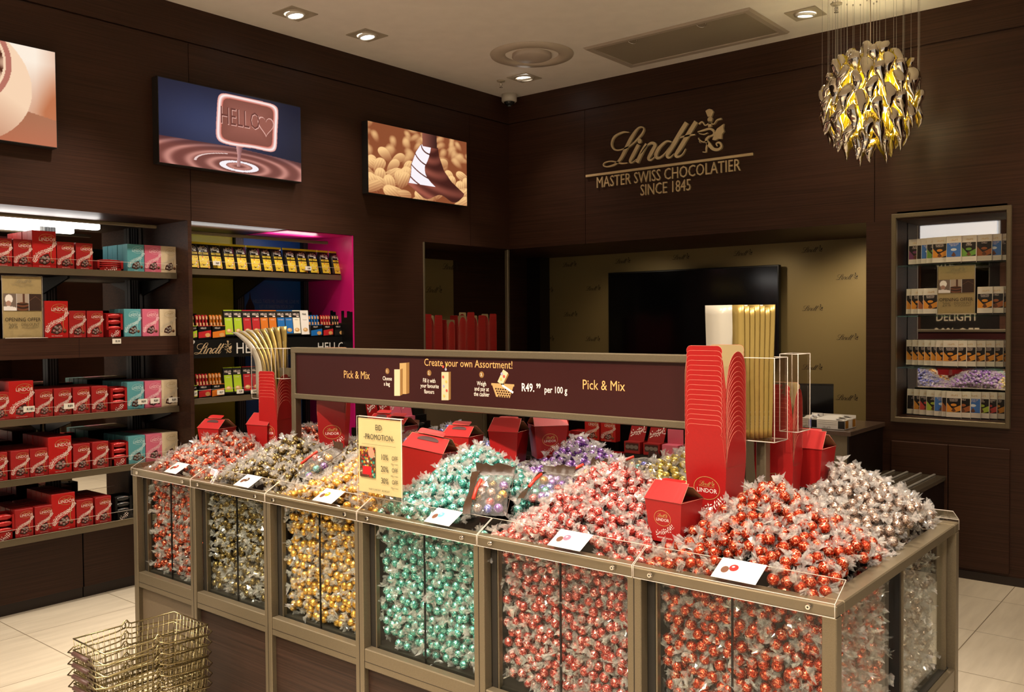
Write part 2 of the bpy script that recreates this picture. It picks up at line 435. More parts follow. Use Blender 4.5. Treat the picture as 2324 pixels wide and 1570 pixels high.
# ================================================================== the room
def floor_mat():
    m = bpy.data.materials.new('floor_tiles'); m.use_nodes = True; nt = m.node_tree; b = nt.nodes['Principled BSDF']
    tc = nt.nodes.new('ShaderNodeTexCoord'); mp = nt.nodes.new('ShaderNodeMapping'); br = nt.nodes.new('ShaderNodeTexBrick')
    mp.inputs['Location'].default_value = (1.053 + 0.611 * 20, -4.83 + 0.592 * 30, 0)
    nt.links.new(tc.outputs['Object'], mp.inputs[0]); nt.links.new(mp.outputs[0], br.inputs['Vector'])
    br.offset = 0.0; br.squash = 1.0
    br.inputs['Scale'].default_value = 1.0; br.inputs['Brick Width'].default_value = 0.611; br.inputs['Row Height'].default_value = 0.592
    br.inputs['Mortar Size'].default_value = 0.0022; br.inputs['Mortar Smooth'].default_value = 0.0; br.inputs['Bias'].default_value = 0.0
    br.inputs['Mortar'].default_value = (0.22, 0.17, 0.11, 1)
    nz = nt.nodes.new('ShaderNodeTexNoise'); m2 = nt.nodes.new('ShaderNodeMapping'); m2.inputs['Scale'].default_value = (9, 1.0, 1)
    nt.links.new(tc.outputs['Object'], m2.inputs[0]); nt.links.new(m2.outputs[0], nz.inputs['Vector']); nz.inputs['Scale'].default_value = 3; nz.inputs['Detail'].default_value = 6
    cr = nt.nodes.new('ShaderNodeValToRGB'); cr.color_ramp.elements[0].position = 0.3; cr.color_ramp.elements[1].position = 0.7
    cr.color_ramp.elements[0].color = (0.56, 0.49, 0.38, 1); cr.color_ramp.elements[1].color = (0.66, 0.585, 0.46, 1)
    nt.links.new(nz.outputs['Fac'], cr.inputs[0]); nt.links.new(cr.outputs[0], br.inputs['Color1']); nt.links.new(cr.outputs[0], br.inputs['Color2'])
    nt.links.new(br.outputs['Color'], b.inputs['Base Color']); b.inputs['Roughness'].default_value = 0.28
    return m
structure(MB().box(-5.9, 4.4, -9.0, 7.2, -0.1, 0.0).build('floor', floor_mat()))
structure(MB().box(-5.9, 4.4, -4.4, 7.2, HC, HC + 0.1).build('ceiling', mat('ceiling_paint', (0.82, 0.755, 0.70), 0.8, noise=0.03, nscale=8)))
b = MB()
XW = -5.75
for y0, y1 in ((-4.2, 0.42), (0.424, 2.872), (2.876, 5.300), (5.304, 6.9)):
    b.box(XW, XU, y0, y1, ZT, 3.176)
b.box(XW, XU, -4.2, 6.9, 3.186, HC)                       # frieze board above a shadow gap
b.box(XW, XU - 0.012, -4.2, 6.9, 3.174, 3.19)
b.box(XW, XU, 4.105, 4.785, 0, ZT)                         # pier between the second bay and the corner opening
b.box(XW, XU, 2.851, 2.875, 0, ZT)                         # thin partition between the bays
b.box(XW, XU, -4.2, -0.9, 0, ZT)
b.box(XW, -5.36, -0.9, 6.9, 0, ZT)                         # back of the bays
structure(b.build('wall_left', M_WOODY))
b = MB()
NX0, NX1, NZ0, NZ1 = -1.711, -1.107, 0.94, 2.155
for x0, x1 in ((XU + 0.001, -4.042), (-4.038, -1.848), (-1.844, 4.2)):
    b.box(x0, x1, YR, 6.9, ZT + 0.0, 3.176)
b.box(XU + 0.001, 4.2, YR, 6.9, 3.186, HC)
b.box(XU + 0.001, 4.2, YR + 0.012, 6.9, 3.174, 3.19)
b.box(-1.896, NX0, YR, 6.9, 0, ZT)
b.box(NX1, 4.2, YR, 6.9, 0, ZT)
b.box(NX0, NX1, YR, 6.9, 0, NZ0); b.box(NX0, NX1, YR, 6.9, NZ1, ZT + 0.05); b.box(NX0, NX1, 6.02, 6.9, NZ0, NZ1)
structure(b.build('wall_back', M_WOODX))
# recess behind the counter: gold paper with printed wordmarks
M_GOLDPAPER = mat('gold_wallpaper', (0.30, 0.225, 0.095), 0.45, 0.25, noise=0.06, nscale=500)
structure(MB().box(-5.205, -1.896, 6.85, 6.9, 0, ZT).build('wall_recess', M_GOLDPAPER))
structure(MB().box(-5.36, -5.205, 6.7, 6.9, 0, ZT).build('trim_1', M_DARK))
lb = MB()
for px, py in [(1292, 599), (1413, 591), (1545, 582), (1686, 573), (1843, 565), (1346, 653), (1922, 627), (1294, 712), (1844, 698), (1345, 768), (1923, 764), (1843, 832), (1922, 901), (1240, 658), (1242, 768)]:
    p = at(px, py, 'y', 6.85)
    lb.flat(logo_at(0.165, p[0], p[2]), lambda a, c: (a, 6.849, c))
structure(lb.build('trim_2', mat('brown_print', (0.035, 0.022, 0.010), 0.5)))
# gold panel and wordmarks standing in for a mirror reflection, back of corner opening
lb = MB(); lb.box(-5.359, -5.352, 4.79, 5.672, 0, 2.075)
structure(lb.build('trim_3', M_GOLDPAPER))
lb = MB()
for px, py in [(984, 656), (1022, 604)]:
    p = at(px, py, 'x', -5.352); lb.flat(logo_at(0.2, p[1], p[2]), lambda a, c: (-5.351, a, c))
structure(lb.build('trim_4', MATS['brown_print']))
structure(MB().box(XU - 0.03, XU + 0.004, 5.756, YR + 0.0, 0, ZT - 0.005, 0, 0.004).build('trim_5', M_TAUPE))
structure(MB().box(XU - 0.03, XU + 0.006, 4.772, 4.79, 0, ZT - 0.003, 0, 0.003).build('trim_6', M_TAUPE))
structure(MB().box(XU - 0.03, XU + 0.004, 5.44, 5.48, 0, 1.0, 0, 0.004).build('trim_7', M_TAUPE))
structure(MB().box(XU - 0.05, XU - 0.01, 4.79, 5.44, 0, 1.12).build('trim_8', M_TAUPE_D))

structure(MB().box(4.2, 4.4, 1.2, 7.0, 0, HC).build('wall_right', M_WOODY))
# shop front behind the photographer, seen only in the mirror of the niche
b = MB(); b.box(-5.75, 4.4, -4.35, -4.2, 2.62, 2.86); b.box(-5.75, 4.4, -4.35, -4.2, 3.12, HC); b.box(-4.82, -4.42, -4.35, -4.2, 0, HC); b.box(-3.20, -3.05, -4.35, -4.2, 0, HC); b.box(-2.4, -2.25, -4.35, -4.2, 0, 2.62)
structure(b.build('wall_front', M_WOODX))
structure(MB().box(-4.42, -3.2, -4.30, -4.28, 0.0, 2.62).build('window_1', mat('tinted_window', (0.012, 0.011, 0.010), 0.12)))
q = MB(); fwin = lambda a, c: (a, -4.2795, c)
for s_, z_, h_ in (('DELIGHT', 1.50, 0.20), ('20% OFF', 1.22, 0.235), ('OPENING OFFER', 1.08, 0.10)): q.flat(xf2(text2(s_, h_, 0.8), 1, -3.86, z_), fwin)
structure(q.build('trim_9', mat('window_sticker', (0.42, 0.36, 0.26), 0.5)))
t = thing('ceiling_lamp_panel', 'long cool white light panel over the shop entrance, seen in the niche mirror', 'lamp', (-3.8, -4.25, 2.87))
MB().box(-0.62, 0.55, -0.06, 0.04, 0, 0.24).build('diffuser', mat('cool_panel', (1, 1, 1), 0.4, emit=(0.72, 0.80, 0.92), estr=0.75), t)
# ------------------------------------------------------------------ ceiling fittings
M_FIT = mat('fitting_paint', (0.42, 0.36, 0.28), 0.5)
M_LAMP = mat('lamp_lens', (1, 1, 1), 0.3, emit=(1.0, 0.97, 0.9), estr=14.0)
def downlight(x, y, label, tilt):
    t = thing('recessed_downlight', label, 'downlight', (x, y, HC), 0, 'square downlights in the ceiling')
    b = MB(); s = 0.095
    P = [(-s, -s), (s, -s), (s, s), (-s, s)]
    v = []; N = 32
    for r, z in ((0.073, -0.002), (0.066, -0.010), (0.060, 0.006)):
        v += [(r * math.cos(2 * PI * k / N), r * math.sin(2 * PI * k / N), z) for k in range(N)]
    sq = []
    for k in range(N):
        a = 2 * PI * k / N; c, q = math.cos(a), math.sin(a); e = s / max(abs(c), abs(q)); sq.append((c * e, q * e, -0.006))
    sq0 = [(a, c, -0.0005) for a, c, _ in sq]
    b.add(sq0 + sq + v, [(r * N + k, r * N + (k + 1) % N, (r + 1) * N + (k + 1) % N, (r + 1) * N + k) for r in range(4) for k in range(N)])
    b.build('bezel', M_FIT, t)
    b = MB(); b.lathe([(0.056, -0.003), (0.058, -0.014), (0.047, -0.020), (0.043, -0.012)], 28, caps=False)
    b.build('lamp_ring', mat('lamp_ring_white', (0.8, 0.78, 0.74), 0.3), t, rot=(tilt[0], tilt[1], 0))
    b = MB(); b.lathe([(0.0435, -0.0135), (0.03, -0.0165), (0.004, -0.018)], 24)
    b.build('lamp_lens', M_LAMP, t, rot=(tilt[0], tilt[1], 0))
downlight(-4.436, 3.353, 'square recessed ceiling downlight above the chocolate-tile lightbox', (0.1, -0.12))
downlight(-4.42, 3.901, 'square recessed ceiling downlight between the two wall lightboxes, nearer the almond picture', (0.1, -0.12))
downlight(-4.295, 5.355, 'square recessed ceiling downlight close to the room corner, beside the sprinkler', (0.35, 0.1))
downlight(-2.121, 5.362, 'square recessed ceiling downlight beside the glass chandelier', (0.1, 0.12))
t = thing('air_diffuser', 'round white ceiling air diffuser with a raised central disc', 'vent', (-3.883, 4.926, HC))
b = MB(); b.lathe([(0.29, -0.001), (0.285, -0.012), (0.20, -0.018), (0.185, -0.004), (0.185, 0.02)], 48, caps=False); b.build('outer_ring', mat('diffuser_ring', (0.52, 0.44, 0.36), 0.5), t)
MB().lathe([(0.001, 0.015), (0.184, 0.015)], 48, caps=False).build('throat', mat('vent_dark', (0.03, 0.025, 0.02), 0.7), t)
MB().lathe([(0.135, 0.0), (0.137, -0.022), (0.12, -0.03), (0.001, -0.032)], 48, caps=False).build('disc', mat('diffuser_disc', (0.50, 0.42, 0.36), 0.5), t)
t = thing('access_panel', 'large grey rectangular return-air panel set in the ceiling', 'panel', (-2.932, 5.338, HC))
b = MB(); hx, hy = 0.60, 0.30
for r0, z0, r1, z1 in ((0, -0.001, 0.012, -0.014), (0.012, -0.014, 0.05, -0.012), (0.05, -0.012, 0.06, 0.004)):
    o_ = [(-hx + r0, -hy + r0, z0), (hx - r0, -hy + r0, z0), (hx - r0, hy - r0, z0), (-hx + r0, hy - r0, z0)]
    i_ = [(-hx + r1, -hy + r1, z1), (hx - r1, -hy + r1, z1), (hx - r1, hy - r1, z1), (-hx + r1, hy - r1, z1)]
    b.add(o_ + i_, [(k, (k + 1) % 4, 4 + (k + 1) % 4, 4 + k) for k in range(4)])
b.build('frame', mat('panel_frame', (0.40, 0.33, 0.27), 0.5), t)
MB().box(-hx + 0.055, hx - 0.055, -hy + 0.055, hy - 0.055, -0.006, -0.001).build('mesh_grille', mat('panel_grille', (0.27, 0.22, 0.165), 0.8, noise=0.15, nscale=900), t)
for sx in (-0.25, 0.25):
    MB().tube([(sx + 0.03 * math.cos(a), -0.235 + 0.03 * math.sin(a), -0.008 - 0.012 * math.sin(a)) for a in np.linspace(0, PI, 9)], 0.0022, 5).build('pull_wire', M_CHROME, t)
for (x, y), lab in (((-4.484, 5.305), 'small ceiling sprinkler head next to the room corner camera'), ((-1.919, 5.318), 'small ceiling sprinkler head beside the chandelier wires')):
    t = thing('sprinkler_head', lab, 'sprinkler', (x, y, HC))
    MB().lathe([(0.034, -0.0005), (0.030, -0.008), (0.012, -0.010)], 20).build('escutcheon', M_FIT, t)
    b = MB(); b.lathe([(0.008, -0.009), (0.007, -0.03), (0.003, -0.034), (0.003, -0.05)], 10)
    for s in (-1, 1): b.tube([(s * 0.007, 0, -0.022), (s * 0.012, 0, -0.034), (s * 0.004, 0, -0.048)], 0.0018, 5)
    b.lathe([(0.013, -0.050), (0.013, -0.052)], 12); b.build('nozzle', M_CHROME, t)
t = thing('security_camera', 'small white dome camera hanging in the ceiling corner', 'camera', (-4.705, 5.668, HC))
MB().lathe([(0.030, 0.0), (0.062, -0.0), (0.062, -0.055), (0.056, -0.062), (0.045, -0.062)], 28, caps=False).build('housing', mat('camera_white', (0.55, 0.50, 0.42), 0.45), t)
MB().lathe([(0.05, -0.05), (0.044, -0.062), (0.036, -0.078), (0.02, -0.088), (0.002, -0.091)], 24).build('dome', mat('smoked_dome', (0.02, 0.02, 0.02), 0.08), t)
MB().lathe([(0.014, -0.086), (0.014, -0.096), (0.008, -0.098)], 14).build('lens', mat('lens_grey', (0.10, 0.10, 0.09), 0.15), t)
# ================================================================== the pick-and-mix island
XS = [-3.85, -3.363, -2.85, -2.33, -1.786, -1.243, -0.715]
IY0, IY1, IZ = 1.99, 3.06, 0.90
ZR0, ZR1 = 0.375, 0.447
isl = thing('display_counter', 'long taupe metal counter of glass-fronted bins heaped with foil-wrapped truffles', 'display counter', (-2.28, 2.525, 0))
IO = Vector((-2.28, 2.525, 0))
class IM(MB):                                             # builds in world coordinates, stored relative to the counter
    def build(self, name, mats, parent=isl):
        self.v = [(a - IO.x, c - IO.y, d) for a, c, d in self.v]
        return MB.build(self, name, mats, parent)
PW = 0.034
for i, x in enumerate(XS):
    for y in (IY0, IY1 - PW):
        xa = x if i == 0 else (x - PW if i == 6 else x - PW / 2 - 0.004)
        b = IM().box(xa, xa + PW + (0.008 if 0 < i < 6 else 0), y, y + PW, 0, 0.872, 0, 0.002)
        if 0 < i < 6: b.box(x - 0.0012, x + 0.0012, y - 0.0006, y + 0.004, 0, 0.87, 1)
        b.build('post', [M_TAUPE, M_DARK])
IM().box(XS[0], XS[-1], IY0, IY0 + 0.05, 0.872, IZ, 0, 0.003).build('top_rail', M_TAUPE)
IM().box(XS[0], XS[-1], IY1 - 0.05, IY1, 0.872, IZ, 0, 0.003).build('top_rail', M_TAUPE)
IM().box(XS[-1] - 0.05, XS[-1], IY0 + 0.05, IY1 - 0.05, 0.872, IZ, 0, 0.003).build('top_rail', M_TAUPE)
IM().box(XS[0], XS[0] + 0.05, IY0 + 0.05, IY1 - 0.05, 0.872, IZ, 0, 0.003).build('top_rail', M_TAUPE)
M_BASEW = wood('island_veneer', (0.026, 0.0125, 0.0075), 'x', 0.55)
M_BING = mat('bin_lining', (0.02, 0.017, 0.013), 0.45)
for i in range(6):
    x0, x1 = XS[i], XS[i + 1]; a = x0 + (PW if i == 0 else PW / 2 + 0.004); c = x1 - (PW if i == 5 else PW / 2 - 0.004)
    IM().box(a, c, IY0 + 0.002, IY0 + 0.036, ZR0, ZR1 - 0.004, 0, 0.003).box(a, c, IY0 + 0.0015, IY0 + 0.003, ZR0 + 0.024, ZR0 + 0.0255, 1).build('mid_rail', [M_TAUPE, M_DARK])
    IM().box(a, c, IY0 + 0.02, IY0 + 0.034, 0.03, ZR0).build('base_panel', M_TAUPE_D if i == 0 else M_BASEW)
    m = (a + c) / 2
    for s0, s1 in ((a + 0.03, m - 0.002), (m + 0.002, c)):
        IM().box(s0, s1, IY0 + 0.036, IY0 + 0.041, ZR1 - 0.004, 0.872).build('glass_pane', M_GLASS)
    IM().box(m - 0.0018, m + 0.0018, IY0 + 0.0365, IY0 + 0.043, ZR1 - 0.004, 0.872).build('pane_joint', M_BLACK)
    IM().box(a, a + 0.022, IY0 + 0.034, IY0 + 0.06, ZR1 - 0.004, 0.872, 0).box(a + 0.024, a + 0.029, IY0 + 0.034, IY0 + 0.05, ZR1 - 0.004, 0.872, 1).build('pane_channel', [M_BING, M_TAUPE])
for x in XS[1:-1]:
    IM().box(x - 0.006, x + 0.006, IY0 + 0.05, IY1 - 0.05, ZR1, 0.868).build('bin_divider', M_BING)
IM().box(XS[0] + 0.03, XS[-1] - 0.03, 2.516, 2.53, ZR1, 0.90).build('spine_panel', M_BING)
b = IM()
for x0, x1 in zip(XS[:-1], XS[1:]):
    b.box(x0 + 0.02, x1 - 0.02, IY0 + 0.043, IY1 - 0.04, ZR1 - 0.02, ZR1)
b.build('bin_floor', M_BING)
# right-hand and left-hand ends
for xe, sg in ((XS[-1], -1), (XS[0], 1)):
    xa = xe + sg * 0.002
    IM().box(xa, xa + sg * 0.036, IY0 + PW, IY1 - PW, ZR0, ZR1 - 0.004, 0, 0.003).build('mid_rail', M_TAUPE)
    IM().box(xa + sg * 0.02, xa + sg * 0.034, IY0 + PW, IY1 - PW, 0.03, ZR0).build('base_panel', M_BASEW)
    for y0, y1 in ((IY0 + PW, 2.50), (2.545, IY1 - PW - 0.05)):
        IM().box(xe + sg * 0.03, xe + sg * 0.035, y0, y1, ZR1 - 0.004, 0.872).build('glass_pane', M_GLASS)
    IM().box(xe + sg * 0.016, xe + sg * 0.05, 2.505, 2.54, ZR1 - 0.004, 0.872, 0).box(xe + sg * 0.012, xe + sg * 0.016, 2.518, 2.527, ZR1, 0.872, 1).build('centre_post', [M_BLACK, M_TAUPE])
    IM().box(xe + sg * 0.02, xe + sg * 0.045, IY1 - PW - 0.042, IY1 - PW - 0.03, ZR1 - 0.004, 0.872, 0).build('pane_channel', [M_TAUPE])
# clear acrylic lips, front and back, one per bin
SL = [(0.0, 0.004), (0.066, 0.040)]                       # section of the sloping plate: (inward, up) from the front top edge
def lip(x0, x1, y, sg):
    x0 += 0.002; x1 -= 0.002
    b = IM(); t = 0.004
    yf = y - sg * 0.006
    b.box(x0, x1, min(yf, yf + sg * t), max(yf, yf + sg * t), 0.874, 0.904)
    P = [(yf, 0.904), (yf + sg * 0.072, 0.942), (yf + sg * 0.070, 0.946), (yf - 0.0, 0.908)]
    b.prism(P, lambda u, w, s: (s, u, w), x0, x1)
    o = b.build('acrylic_lip', M_ACRYL)
    e = IM(); r = 0.0010
    for P in ([(x0, yf, 0.906), (x1, yf, 0.906)], [(x0, yf - sg * 0.0005, 0.8745), (x1, yf - sg * 0.0005, 0.8745)], [(x0, yf + sg * 0.071, 0.9445), (x1, yf + sg * 0.071, 0.9445)],
              [(x0, yf, 0.874), (x0, yf, 0.906), (x0, yf + sg * 0.071, 0.9445)], [(x1, yf, 0.874), (x1, yf, 0.906), (x1, yf + sg * 0.071, 0.9445)]):
        e.tube(P, r, 4)
    e.build('edge_glint', M_EDGE, o)
    for xx in (x0 + 0.05, x1 - 0.06):
        s = IM(); n = 14
        c = [(xx + 0.0075 * math.cos(2 * PI * k / n), yf - sg * 0.0005, 0.889 + 0.0075 * math.sin(2 * PI * k / n)) for k in range(n)]
        d = [(xx + 0.0055 * math.cos(2 * PI * k / n), yf - sg * 0.005, 0.889 + 0.0055 * math.sin(2 * PI * k / n)) for k in range(n)]
        h = [(xx + 0.0025 * math.cos(2 * PI * k / 6), yf - sg * 0.0052, 0.889 + 0.0025 * math.sin(2 * PI * k / 6)) for k in range(6)]
        s.add(c + d, [(k, (k + 1) % n, n + (k + 1) % n, n + k) for k in range(n)], 0, True).poly(d, 0).poly(h, 1)
        s.build('screw', [M_CHROME, M_BLACK], o)
for i in range(6):
    lip(XS[i], XS[i + 1], IY0, 1)
    lip(XS[i], XS[i + 1], IY1, -1)

# ------------------------------------------------------------------ description cards lying on the lips
FOIL_RGB = {'orange': (150, 38, 20), 'brown': (70, 42, 18), 'gold': (200, 140, 30), 'teal': (90, 165, 185), 'pink': (196, 96, 120), 'red': (150, 30, 30)}
ang = math.atan2(0.038, 0.072)
for i, (px, py, colr, txt) in enumerate([(385, 1061, 'orange', 'orange truffles'), (538, 1092, 'brown', 'dark brown truffles'), (717, 1127, 'gold', 'gold truffles'), (967, 1178, 'teal', 'teal truffles'), (1265, 1230, 'pink', 'pink-red truffles'), (1660, 1298, 'red', 'glossy orange-red truffles')]):
    p = at(px, py, 'z', 0.935)
    w = (0.098, 0.103, 0.108, 0.112, 0.114, 0.118)[i]; h = 0.072
    b = MB(); b.box(-w / 2, w / 2, -h / 2, h / 2, 0, 0.0008)
    o = b.build('info_card', M_WHITE, None, (float(p[0]), IY0 + 0.036, 0.929), (ang, 0, math.radians(-1.5)))
    tag(o, f'small white description card lying on the acrylic lip in front of the {txt}', 'card', 'description cards on the acrylic lips')
    q = MB()
    q.flat(disc2(-w * 0.30, -0.004, 0.010, 0.012, 18), lambda a, c: (a, c, 0.0011), 0)
    q.flat(disc2(-w * 0.13, 0.006, 0.012, 0.012, 18), lambda a, c: (a, c, 0.0012), 1)
    q.flat(disc2(-w * 0.15, 0.009, 0.004, 0.003, 10, 0.4), lambda a, c: (a, c, 0.0014), 2)
    q.build('truffle_picture', [mat('choc_print', srgb(96, 58, 40), 0.5), mat('card_' + colr, srgb(*FOIL_RGB[colr]), 0.4), M_WHITE], o)
    q = MB()
    for r in range(7):
        q.flat(rect2(0.004, w * (0.42 if r not in (0, 6) else 0.3), 0.026 - r * 0.0085, 0.0275 - r * 0.0085), lambda a, c: (a, c, 0.0011))
    q.flat(rect2(-w * .42, -w * 0.05, -0.026, -0.025), lambda a, c: (a, c, 0.0011))
    q.build('small_print', mat('pale_print', (0.55, 0.53, 0.50), 0.6), o)

# ------------------------------------------------------------------ hanging sign over the island
SY = 2.5; SX0, SX1, SZ0, SZ1 = -3.355, -1.10, 1.203, 1.434
sg = thing('assortment_sign', 'long maroon pick-and-mix sign board in a taupe frame above the truffle island', 'sign', (-2.25, SY, SZ0))
so = Vector((-2.25, SY, SZ0))
class SM(MB):
    def build(self, name, mats, parent=sg):
        self.v = [(a - so.x, c - so.y, d - so.z) for a, c, d in self.v]; return MB.build(self, name, mats, parent)
fw_ = 0.03
SM().box(SX0, SX1, SY - 0.018, SY + 0.018, SZ1 - 0.026, SZ1, 0, 0.003).build('frame_rail', M_TAUPE)
SM().box(SX0, SX1, SY - 0.018, SY + 0.018, SZ0, SZ0 + 0.024, 0, 0.003).build('frame_rail', M_TAUPE)
for x in (SX0, SX1 - fw_):
    SM().box(x, x + fw_, SY - 0.0175, SY + 0.0175, 0.88, SZ1 - 0.0005, 0, 0.003).build('upright', M_TAUPE)
SM().box(SX0 + fw_, SX1 - fw_, SY - 0.008, SY + 0.008, SZ0 + 0.024, SZ1 - 0.026).build('board', mat('maroon_print', srgb(46, 14, 13), 0.38, noise=0.05, nscale=300))
M_TAN = mat('tan_lettering', srgb(206, 158, 96), 0.5); M_PALE = mat('pale_lettering', srgb(232, 220, 205), 0.5); M_TAN2 = mat('tan_fill', srgb(170, 138, 88), 0.5); M_TAN3 = mat('tan_shade', srgb(128, 92, 48), 0.5)
q = SM(); yy = SY - 0.0085
def sput(s, px, py, hpx, m, sx=0.82, bold=0.0, align='CENTER', builder=None):
    p = at(px, py, 'y', yy)
    (builder or q).flat(xf2(text2(s, hpx, sx, align, bold=bold), 1.0, p[0], p[2]), lambda a, c: (a, yy, c), m)
sput('Pick & Mix', 809, 859, 0.047, 0, 0.82); sput('Pick & Mix', 1369, 885, 0.047, 0, 0.84); sput('Create your own Assortment!', 1059, 833, 0.041, 0, 0.89)
for s, px, py in (('Choose', 879, 863), ('a bag', 878, 875), ('Fill it with', 974, 868), ('your favourite', 975, 880), ('flavours', 974, 893), ('Weigh', 1093, 875), ('and pay at', 1093, 887), ('the cashier', 1093, 899)):
    sput(s, px, py, 0.0235, 1, 0.74)
sput('R49.', 1198, 888, 0.041, 1, 0.80, 0.0006); sput('99', 1222, 881, 0.024, 1, 0.85, 0.0004); sput('per 100 g', 1261, 892, 0.033, 1, 0.78, 0.0003)
for n, px, py in (('1.', 879, 842), ('2.', 974, 846), ('3.', 1093, 850)):
    p = at(px, py, 'y', yy); q.flat(disc2(p[0], p[2], 0.012), lambda a, c: (a, yy, c), 3); q.flat(xf2(text2(n, 0.017), 1, p[0], p[2] - 0.006), lambda a, c: (a, yy - 0.0006, c), 1)
q.build('lettering', [M_TAN, M_PALE, M_TAN2, M_TAN3])
q = SM()
def quadpx(P, m, e=0.0):
    q.poly([(at(a, c, 'y', yy)[0], yy - e, at(a, c, 'y', yy)[2]) for a, c in P], m)
quadpx([(907, 894), (907, 824), (922, 823), (922, 894)], 0); quadpx([(922, 894), (922, 823), (929, 822), (929, 892)], 1)
quadpx([(895, 898), (895, 838), (908, 838), (908, 898)], 2, .0004); quadpx([(908, 898), (908, 838), (914, 836), (914, 895)], 1, .0004)
quadpx([(1002, 908), (1002, 844), (1018, 844), (1018, 908)], 2); quadpx([(1018, 908), (1018, 844), (1023, 843), (1023, 906)], 1)
quadpx([(1129, 866), (1142, 838), (1153, 846), (1140, 874)], 2); quadpx([(1140, 874), (1153, 846), (1155, 850), (1143, 874)], 1)
quadpx([(1115, 869), (1167, 872), (1167, 877), (1115, 874)], 0); quadpx([(1117, 874), (1165, 877), (1157, 903), (1126, 900)], 0)
for r in range(4):
    for c in range(7 - r // 2):
        cx, cy = 1124 + r * 2.2 + c * 5.4, 880 + r * 5.6 + c * 0.5; quadpx([(cx, cy), (cx + 3.2, cy + .3), (cx + 3.2, cy + 3.5), (cx, cy + 3.2)], 3, .0006)
quadpx([(1141, 872), (1166, 889), (1164, 893), (1139, 876)], 4, .0008)
q.build('pictogram', [M_TAN2, M_TAN3, mat('bag_print', srgb(196, 176, 140), 0.5), MATS['maroon_print'], M_PALE])
q = SM()
for k, (cx, cy) in enumerate([(1006, 832), (1014, 828), (1012, 838), (1006, 855), (1013, 866), (1007, 876), (1014, 886), (1008, 898), (1139, 848), (1144, 854), (1137, 860)]):
    p = at(cx, cy, 'y', yy); q.flat(disc2(p[0], p[2], 0.0055, n=10), lambda a, c: (a, yy - 0.0008, c), k % 3)
q.build('pictogram_truffles', [mat('dot_red', srgb(190, 70, 60), 0.5), mat('dot_gold', srgb(205, 165, 80), 0.5), mat('dot_blue', srgb(150, 150, 170), 0.5)])

# ------------------------------------------------------------------ acrylic bag holders with flat gold gift bags
M_GOLDBAG = mat('gold_foil_bag', (0.36, 0.25, 0.07), 0.32, 0.6, bump=0.25, nscale=25)
M_FILM = mat('pearly_film', (0.46, 0.42, 0.34), 0.25, 0.15, alpha=0.85, bump=0.5, nscale=18)
def openbox(b, x0, x1, y0, y1, z0, z1, t=0.003):
    b.box(x0, x1, y0, y0 + t, z0, z1).box(x0, x1, y1 - t, y1, z0, z1).box(x0, x0 + t, y0 + t, y1 - t, z0, z1).box(x1 - t, x1, y0 + t, y1 - t, z0, z1).box(x0, x1, y0, y1, z0 - t, z0)
def edges(b, x0, x1, y0, y1, z0, z1, r=0.0014):
    for z in (z0, z1): b.tube([(x0, y0, z), (x1, y0, z), (x1, y1, z), (x0, y1, z)], r, 4, 0, True)
    for x in (x0, x1):
        for y in (y0, y1): b.tube([(x, y, z0), (x, y, z1)], r, 4)
def holder(x0, x1, z0, z1, label, loc_y, arm_to):
    t = thing('bag_holder', label, 'holder', (x0, loc_y, z0), 0)
    w = x1 - x0
    b = MB(); openbox(b, 0, w, -0.045, 0.045, 0.003, z1 - z0); b.build('pocket', M_ACRYL, t)
    b = MB(); edges(b, 0, w, -0.045, 0.045, 0.002, z1 - z0); b.build('edge_glint', M_EDGE, t)
    b = MB(); b.box((w if arm_to > 0 else 0), (w + arm_to if arm_to > 0 else arm_to), 0.0, 0.008, 0.45 * (z1 - z0), 0.62 * (z1 - z0)); b.build('bracket', M_TAUPE, t)
    return t
def gold_bag(name, label, loc, rotz, lean, bend, w, h, film, group):
    t = thing(name, label, 'gift bag', loc, rotz, group)
    n = 14
    def sheet(x0, x1, dy, mi_name, m, thick=0.0015):
        b = MB(); v = []
        for i in range(n + 1):
            u = i / n; z = u * h; off = lean * u * h + bend * max(0, u - 0.35) ** 2 * h
            zz = z * (1 - 0.25 * min(1, abs(bend) * u * u * 0.6))
            wob = 0.002 * math.sin(u * 9 + x0 * 50)
            v += [(x0 + off, dy + wob, zz), (x1 + off, dy + wob * 0.5, zz), (x0 + off, dy + thick + wob, zz), (x1 + off, dy + thick + wob * .5, zz)]
        F = []
        for i in range(n):
            a, c = 4 * i, 4 * i + 4
            F += [(a, a + 1, c + 1, c), (a + 2, c + 2, c + 3, a + 3), (a, c, c + 2, a + 2), (a + 1, a + 3, c + 3, c + 1)]
        F += [(0, 2, 3, 1), (4 * n, 4 * n + 1, 4 * n + 3, 4 * n + 2)]
        b.add(v, F, 0, True); return b.build(mi_name, m, t)
    if film: sheet(-film, 0, 0.0, 'clear_side', M_FILM)
    g = sheet(0, w, -0.0012, 'gold_gusset', M_GOLDBAG, 0.004)
    q = MB(); m = text2('MASTER SWISS CHOCOLATIER', 0.012, 1.0, 'LEFT'); lm = logo_at(0.05, 0.025, 0.0)
    def put(a, c):
        u = a / h; return (w * 0.55 - c + lean * a + bend * max(0, u - 0.35) ** 2 * h, -0.0026 + 0.002 * math.sin(u * 9) * 0.7, a * (1 - 0.25 * min(1, abs(bend) * u * u * 0.6)))
    q.flat(xf2(m, 1, 0.10, -0.004), put); q.flat(xf2(lm, 1, 0.03, 0.0), put)
    q.build('embossed_lettering', mat('bag_lettering', (0.62, 0.52, 0.28), 0.35, 0.4), g)
    return t
holder(-1.19, -1.035, 1.195, 1.433, 'clear acrylic bag holder at the cash-desk end of the sign', 2.44, -0.04)
holder(-1.075, -1.02, 1.212, 1.44, 'narrow clear acrylic pocket behind the holder of tall upright gold bags', 2.57, -0.04)
